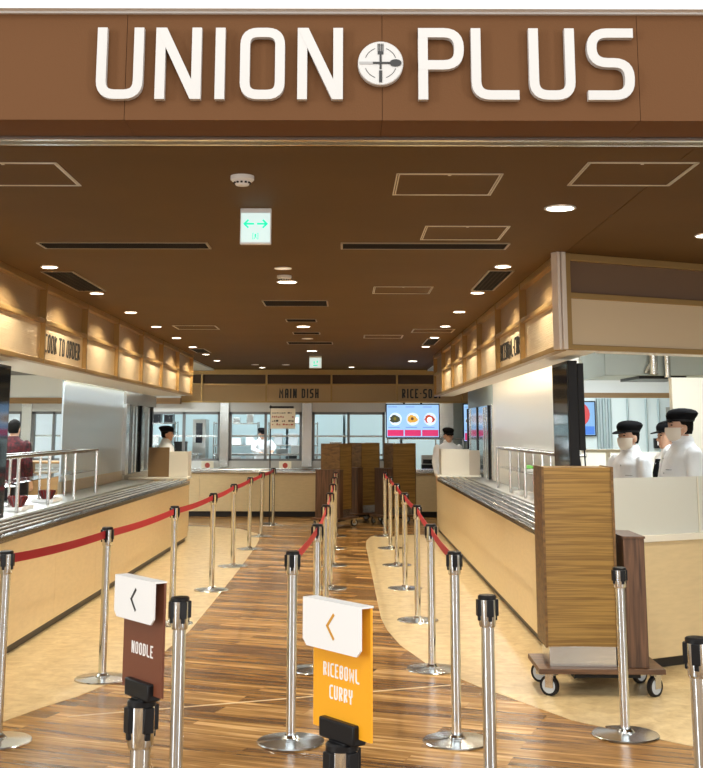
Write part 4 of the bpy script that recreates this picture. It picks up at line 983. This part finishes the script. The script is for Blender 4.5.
# ================================================================== PEOPLE
def person(loc, face, label, hgt=1.70, arms='down', head_yaw=0, head_pitch=0, cap=True, mask=False, wide=1.0, top=None, apron=False, hair_full=False, elbowfan=1.0, brimw=1.0):
    """local front is -Y"""
    top = top or white_coat; s = hgt/1.70
    root = empty('person', (loc[0], loc[1], 0), face, label, 'person'); root.scale = (s, s, s)
    W = wide
    # --- joints
    if arms == 'down':   ar = [[(.185*W, 0, 1.385), (.235*W, .01, 1.12), (.22*W, -.10, .88)], [(-.185*W, 0, 1.385), (-.235*W, .01, 1.12), (-.22*W, -.10, .88)]]
    elif arms == 'fold': ar = [[(.185*W, 0, 1.385), (.25*W, -.05, 1.12), (.02, -.25, 1.06)], [(-.185*W, 0, 1.385), (-.25*W, -.05, 1.12), (-.02, -.25, 1.10)]]
    else:                ar = [[(.185*W, -.02, 1.385), (.22*W, -.26, 1.27), (.10, -.50, 1.20)], [(-.185*W, -.02, 1.385), (-.25*W, -.22, 1.22), (-.16, -.46, 1.16)]]
    lg = [[(.09, 0, .90), (.10, -.01, .48), (.10, .02, .08)], [(-.09, 0, .90), (-.10, -.01, .48), (-.10, .02, .08)]]
    HM = T(0, -.01, 1.455) @ RZ(head_yaw) @ Matrix.Rotation(head_pitch, 4, 'X')
    b = MB()
    b.loft([(0,0,.82,.13*W,.09), (0,0,.92,.155*W,.105), (0,0,1.05,.135*W,.095*W), (0,0,1.22,.155*W,.11*W), (0,.005,1.34,.165*W,.10), (0,.01,1.41,.13,.075), (0,.01,1.45,.06,.06)], 20)
    b.tube([(0,.01,1.40), (0,0,1.48), tuple(HM @ Vector((0,.005,.06)))], [.062,.055,.053], 14)
    for A in ar:
        b.tube([A[0], tuple((Vector(A[0])+Vector(A[1]))/2), A[1], tuple((Vector(A[1])+Vector(A[2]))/2), A[2]], [.055,.048,.040,.037,.027], 12)
        d = (Vector(A[2])-Vector(A[1])).normalized(); sd = d.cross(Vector((0,0,1)));
        sd = sd.normalized() if sd.length > .1 else Vector((0,1,0)); w = Vector(A[2]); dn = d.cross(sd).normalized()
        b.tube([tuple(w-d*.01), tuple(w+d*.04), tuple(w+d*.085)], [.026,.033,.028], 10)
        for q, ln in zip((-.028, -.010, .009, .027), (.062, .076, .070, .055)):
            p0 = w+d*.07+sd*q; p1 = p0+d*ln*.55+dn*.008; p2 = p1+d*ln*.4+dn*.022; b.tube([tuple(p0), tuple(p1), tuple(p2)], [.0095,.009,.0075], 8)
        p0 = w+d*.02-sd*.022; p1 = p0+d*.03-sd*.025; p2 = p1+d*.03-sd*.004; b.tube([tuple(p0), tuple(p1), tuple(p2)], [.012,.0105,.009], 8)
    for Lg in lg:
        b.tube([Lg[0], tuple((Vector(Lg[0])+Vector(Lg[1]))/2), Lg[1], (Lg[1][0], .02, .33), Lg[2]], [.085,.075,.055,.055,.038], 14)
        b.tube([(Lg[2][0], .05, .045), (Lg[2][0], -.04, .045), (Lg[2][0], -.13, .03)], [.038,.04,.028], 10)
    b.M = HM      # head, chin at z 0
    b.loft([(0,-.048,.0,.022,.022), (0,-.042,.012,.040,.040), (0,-.028,.04,.054,.060), (0,-.014,.075,.064,.078), (0,-.004,.11,.071,.090), (0,0,.15,.074,.096), (0,.004,.185,.068,.088), (0,.006,.21,.050,.066), (0,.006,.226,.022,.030)], 22)
    b.tube([(0,-.085,.115), (0,-.100,.085), (0,-.104,.072)], [.009,.012,.013], 8)     # nose
    b.ball((.074,.004,.095), .012, .020, .032); b.ball((-.074,.004,.095), .012, .020, .032)
    b.M = Matrix()
    bo = b.build('body', skin, root); r_ = bo.modifiers.new('remesh', 'REMESH'); r_.mode = 'VOXEL'; r_.voxel_size = .0085; r_.use_smooth_shade = True
    sm = bo.modifiers.new('smooth', 'SMOOTH'); sm.factor = .5; sm.iterations = 2
    # --- coat
    c = MB(); e = .022
    c.loft([(0,0,.74,.185*W,.135), (0,0,.92,.180*W,.132*W), (0,0,1.05,.165*W,.125*W), (0,-.005,1.22,.188*W,.142*W), (0,0,1.34,.192*W,.125), (0,.008,1.405,.150*W,.095), (0,.01,1.45,.085,.078), (0,.01,1.475,.068,.068)], 24)
    for A in ar:
        a0, a1, a2 = map(Vector, A); w2 = a2-(a2-a1).normalized()*.01
        c.tube([tuple(a0+Vector((-.03 if a0.x > 0 else .03, 0, .005))), tuple(a0+(a1-a0)*.12), tuple((a0+a1)/2), tuple(a1), tuple((a1+w2)/2), tuple(w2)], [.058,.068,.061,.056,.050,.042], 14)
    co = c.build('coat', top, root); r_ = co.modifiers.new('remesh', 'REMESH'); r_.mode = 'VOXEL'; r_.voxel_size = .013; r_.use_smooth_shade = True
    sm = co.modifiers.new('smooth', 'SMOOTH'); sm.factor = .5; sm.iterations = 3
    cl = MB()
    if top is white_coat:
        cl.lathe([(.062,1.462), (.075,1.452), (.084,1.448), (.080,1.475), (.066,1.497), (.060,1.49)], 24, c=(0,.005,0)); cl.build('collar', white_coat, co)
        m = MB()
        for z in (1.33, 1.22, 1.11): m.ball((.01, -.146*W, z), .007, .004, .007, 8, 5)
        m.build('button', grey_cloth, co)
        m = MB(); m.box(.06, .13, -.150*W, -.146*W+.012, 1.245, 1.252); m.build('pocket_edge', grey_cloth, co)
    if apron:
        m = MB(); m.loft([(0,-.02,.6,.13,.152*W), (0,-.02,1.0,.11,.142*W), (0,-.02,1.25,.085,.150*W), (0,-.012,1.37,.05,.130)], 20); m.build('apron', black_cloth, root)
    t = MB()
    for Lg in lg: t.tube([(Lg[0][0], 0, .93), (Lg[0][0]*1.05, 0, .70), Lg[1], (Lg[1][0], .015, .3), (Lg[2][0], .02, .09)], [.11,.10,.078,.072,.066], 14)
    t.loft([(0,0,.80,.15,.115), (0,0,.90,.165,.12), (0,0,.98,.155,.11)], 18)
    to = t.build('trousers', trouser, root); r_ = to.modifiers.new('remesh', 'REMESH'); r_.mode = 'VOXEL'; r_.voxel_size = .016; r_.use_smooth_shade = True
    sh = MB()
    for Lg in lg: sh.loft([(Lg[2][0], -.03, .0, .048, .13), (Lg[2][0], -.03, .03, .050, .132), (Lg[2][0], -.02, .06, .042, .11), (Lg[2][0], .02, .10, .038, .05)], 16)
    sh.build('shoes', black_pl, root)
    # --- face
    f = MB(HM)
    for q in (-1, 1): f.ball((q*.030, -.082, .122), .012, .008, .006, 10, 6)
    f.build('eyes', black_cloth, root)
    f = MB(HM)
    for q in (-1, 1): f.tube([(q*.015, -.091, .140), (q*.032, -.088, .144), (q*.047, -.077, .139)], [.003,.0035,.002], 6)
    f.build('eyebrows', hair_m, root)
    f = MB(HM); f.ball((0, -.085, .043), .020, .008, .006, 12, 6); f.build('mouth', lips, root)
    h = MB(HM)       # hair shell: back and sides, open at the face
    rings = [(0,.030,.055,.060,.055), (0,.026,.09,.074,.070), (0,.018,.13,.081,.082), (0,.008,.165,.080,.092), (0,.008,.20,.066,.084), (0,.008,.225,.042,.056), (0,.008,.238,.012,.016)]
    h.loft(rings, 24); h.build('hair', hair_m, root)
    if hair_full:
        h = MB(HM); h.loft([(0,.0,.150,.079,.098), (0,.004,.185,.076,.096), (0,.006,.22,.055,.072), (0,.006,.243,.015,.02)], 24); h.build('fringe', hair_m, root)
    if cap:
        k = MB(HM); k.loft([(0,.004,.150,.083,.104), (0,.006,.170,.088,.110), (0,.014,.192,.099,.120), (0,.022,.212,.100,.120), (0,.022,.230,.086,.104), (0,.020,.243,.058,.070), (0,.018,.249,.02,.025)], 26)
        ko = k.build('cap', black_cloth, root)
        k = MB(HM @ T(0,0,.155)); n = 12; P = []
        for i in range(n+1):
            a = PI+PI*i/n; P.append((.078*math.cos(a), -.06+.105*math.sin(a)))
        vs = [(x, y, -.0-.022*max(0, (-y-.06)/.1)) for x, y in P]+[(x, y, .006-.022*max(0, (-y-.06)/.1)) for x, y in P]; nn = len(P)
        k.add(vs, [list(range(nn)), list(range(nn, 2*nn))[::-1]]+[(i, (i+1)%nn, nn+(i+1)%nn, nn+i) for i in range(nn)]); k.build('brim', black_cloth, ko)
        k = MB(HM); k.loft([(0,.004,.148,.0845,.1055), (0,.004,.166,.087,.1085)], 26); k.build('cap_band', black_pl, ko)
    if mask:
        k = MB(HM); seg = 16; vs = []; fs = []; Z = [(.004,.046,.060), (.02,.060,.074), (.045,.066,.086), (.07,.070,.094), (.090,.072,.094), (.103,.071,.090)]
        for sh_ in (0, .004):
            for z, rx, ry in Z:
                for i in range(seg+1):
                    a = PI+PI*(.06+.88*i/seg); nb_ = .016*math.exp(-((a-1.5*PI)/.28)**2)
                    vs.append(((rx+sh_)*math.cos(a), -.012+(ry+sh_+nb_)*math.sin(a), z))
        m_ = seg+1; o_ = len(Z)*m_
        for j in range(len(Z)-1):
            for i in range(seg): fs += [(j*m_+i, j*m_+i+1, (j+1)*m_+i+1, (j+1)*m_+i), (o_+j*m_+i, o_+(j+1)*m_+i, o_+(j+1)*m_+i+1, o_+j*m_+i+1)]
        k.add(vs, fs)
        for q in (-1, 1): k.tube([(q*.066, -.03, .09), (q*.077, -.012, .105), (q*.078, .012, .11)], .0018, 5); k.tube([(q*.064, -.03, .03), (q*.074, -.005, .06), (q*.078, .012, .085)], .0018, 5)
        k.build('mask', mask_m, root)
    return root
R = math.radians
person((-2.80, 18.45), R(90), 'person in black cap and white coat standing behind the left cashier screen, facing right', 1.64)
person((-1.80, 25.35), R(20), 'person in dark cap and pale coat reaching over a table behind the rear window', 1.62, arms='reach', head_pitch=.15)
person((1.69, 19.42), R(8), 'person in black cap and white coat at the right rear cashier, head bowed', 1.62, head_pitch=.12)
person((2.37, 9.85), R(-58), 'person in black cap, white coat and face mask, arms folded, nearest the tall display', 1.66, arms='fold', mask=True, wide=.86)
person((2.63, 9.22), R(-82), 'person in black cap, white coat and face mask, broader build, rightmost', 1.75, arms='fold', mask=True, wide=1.12)
person((2.84, 10.35), R(-80), 'person in black cap, white coat and black shirt, half hidden behind the rightmost cook', 1.66, apron=True)
person((-4.50, 16.0), R(170), 'person with black hair in red and black plaid shirt, seen from behind at left', 1.72, cap=False, hair_full=True, top=plaid)
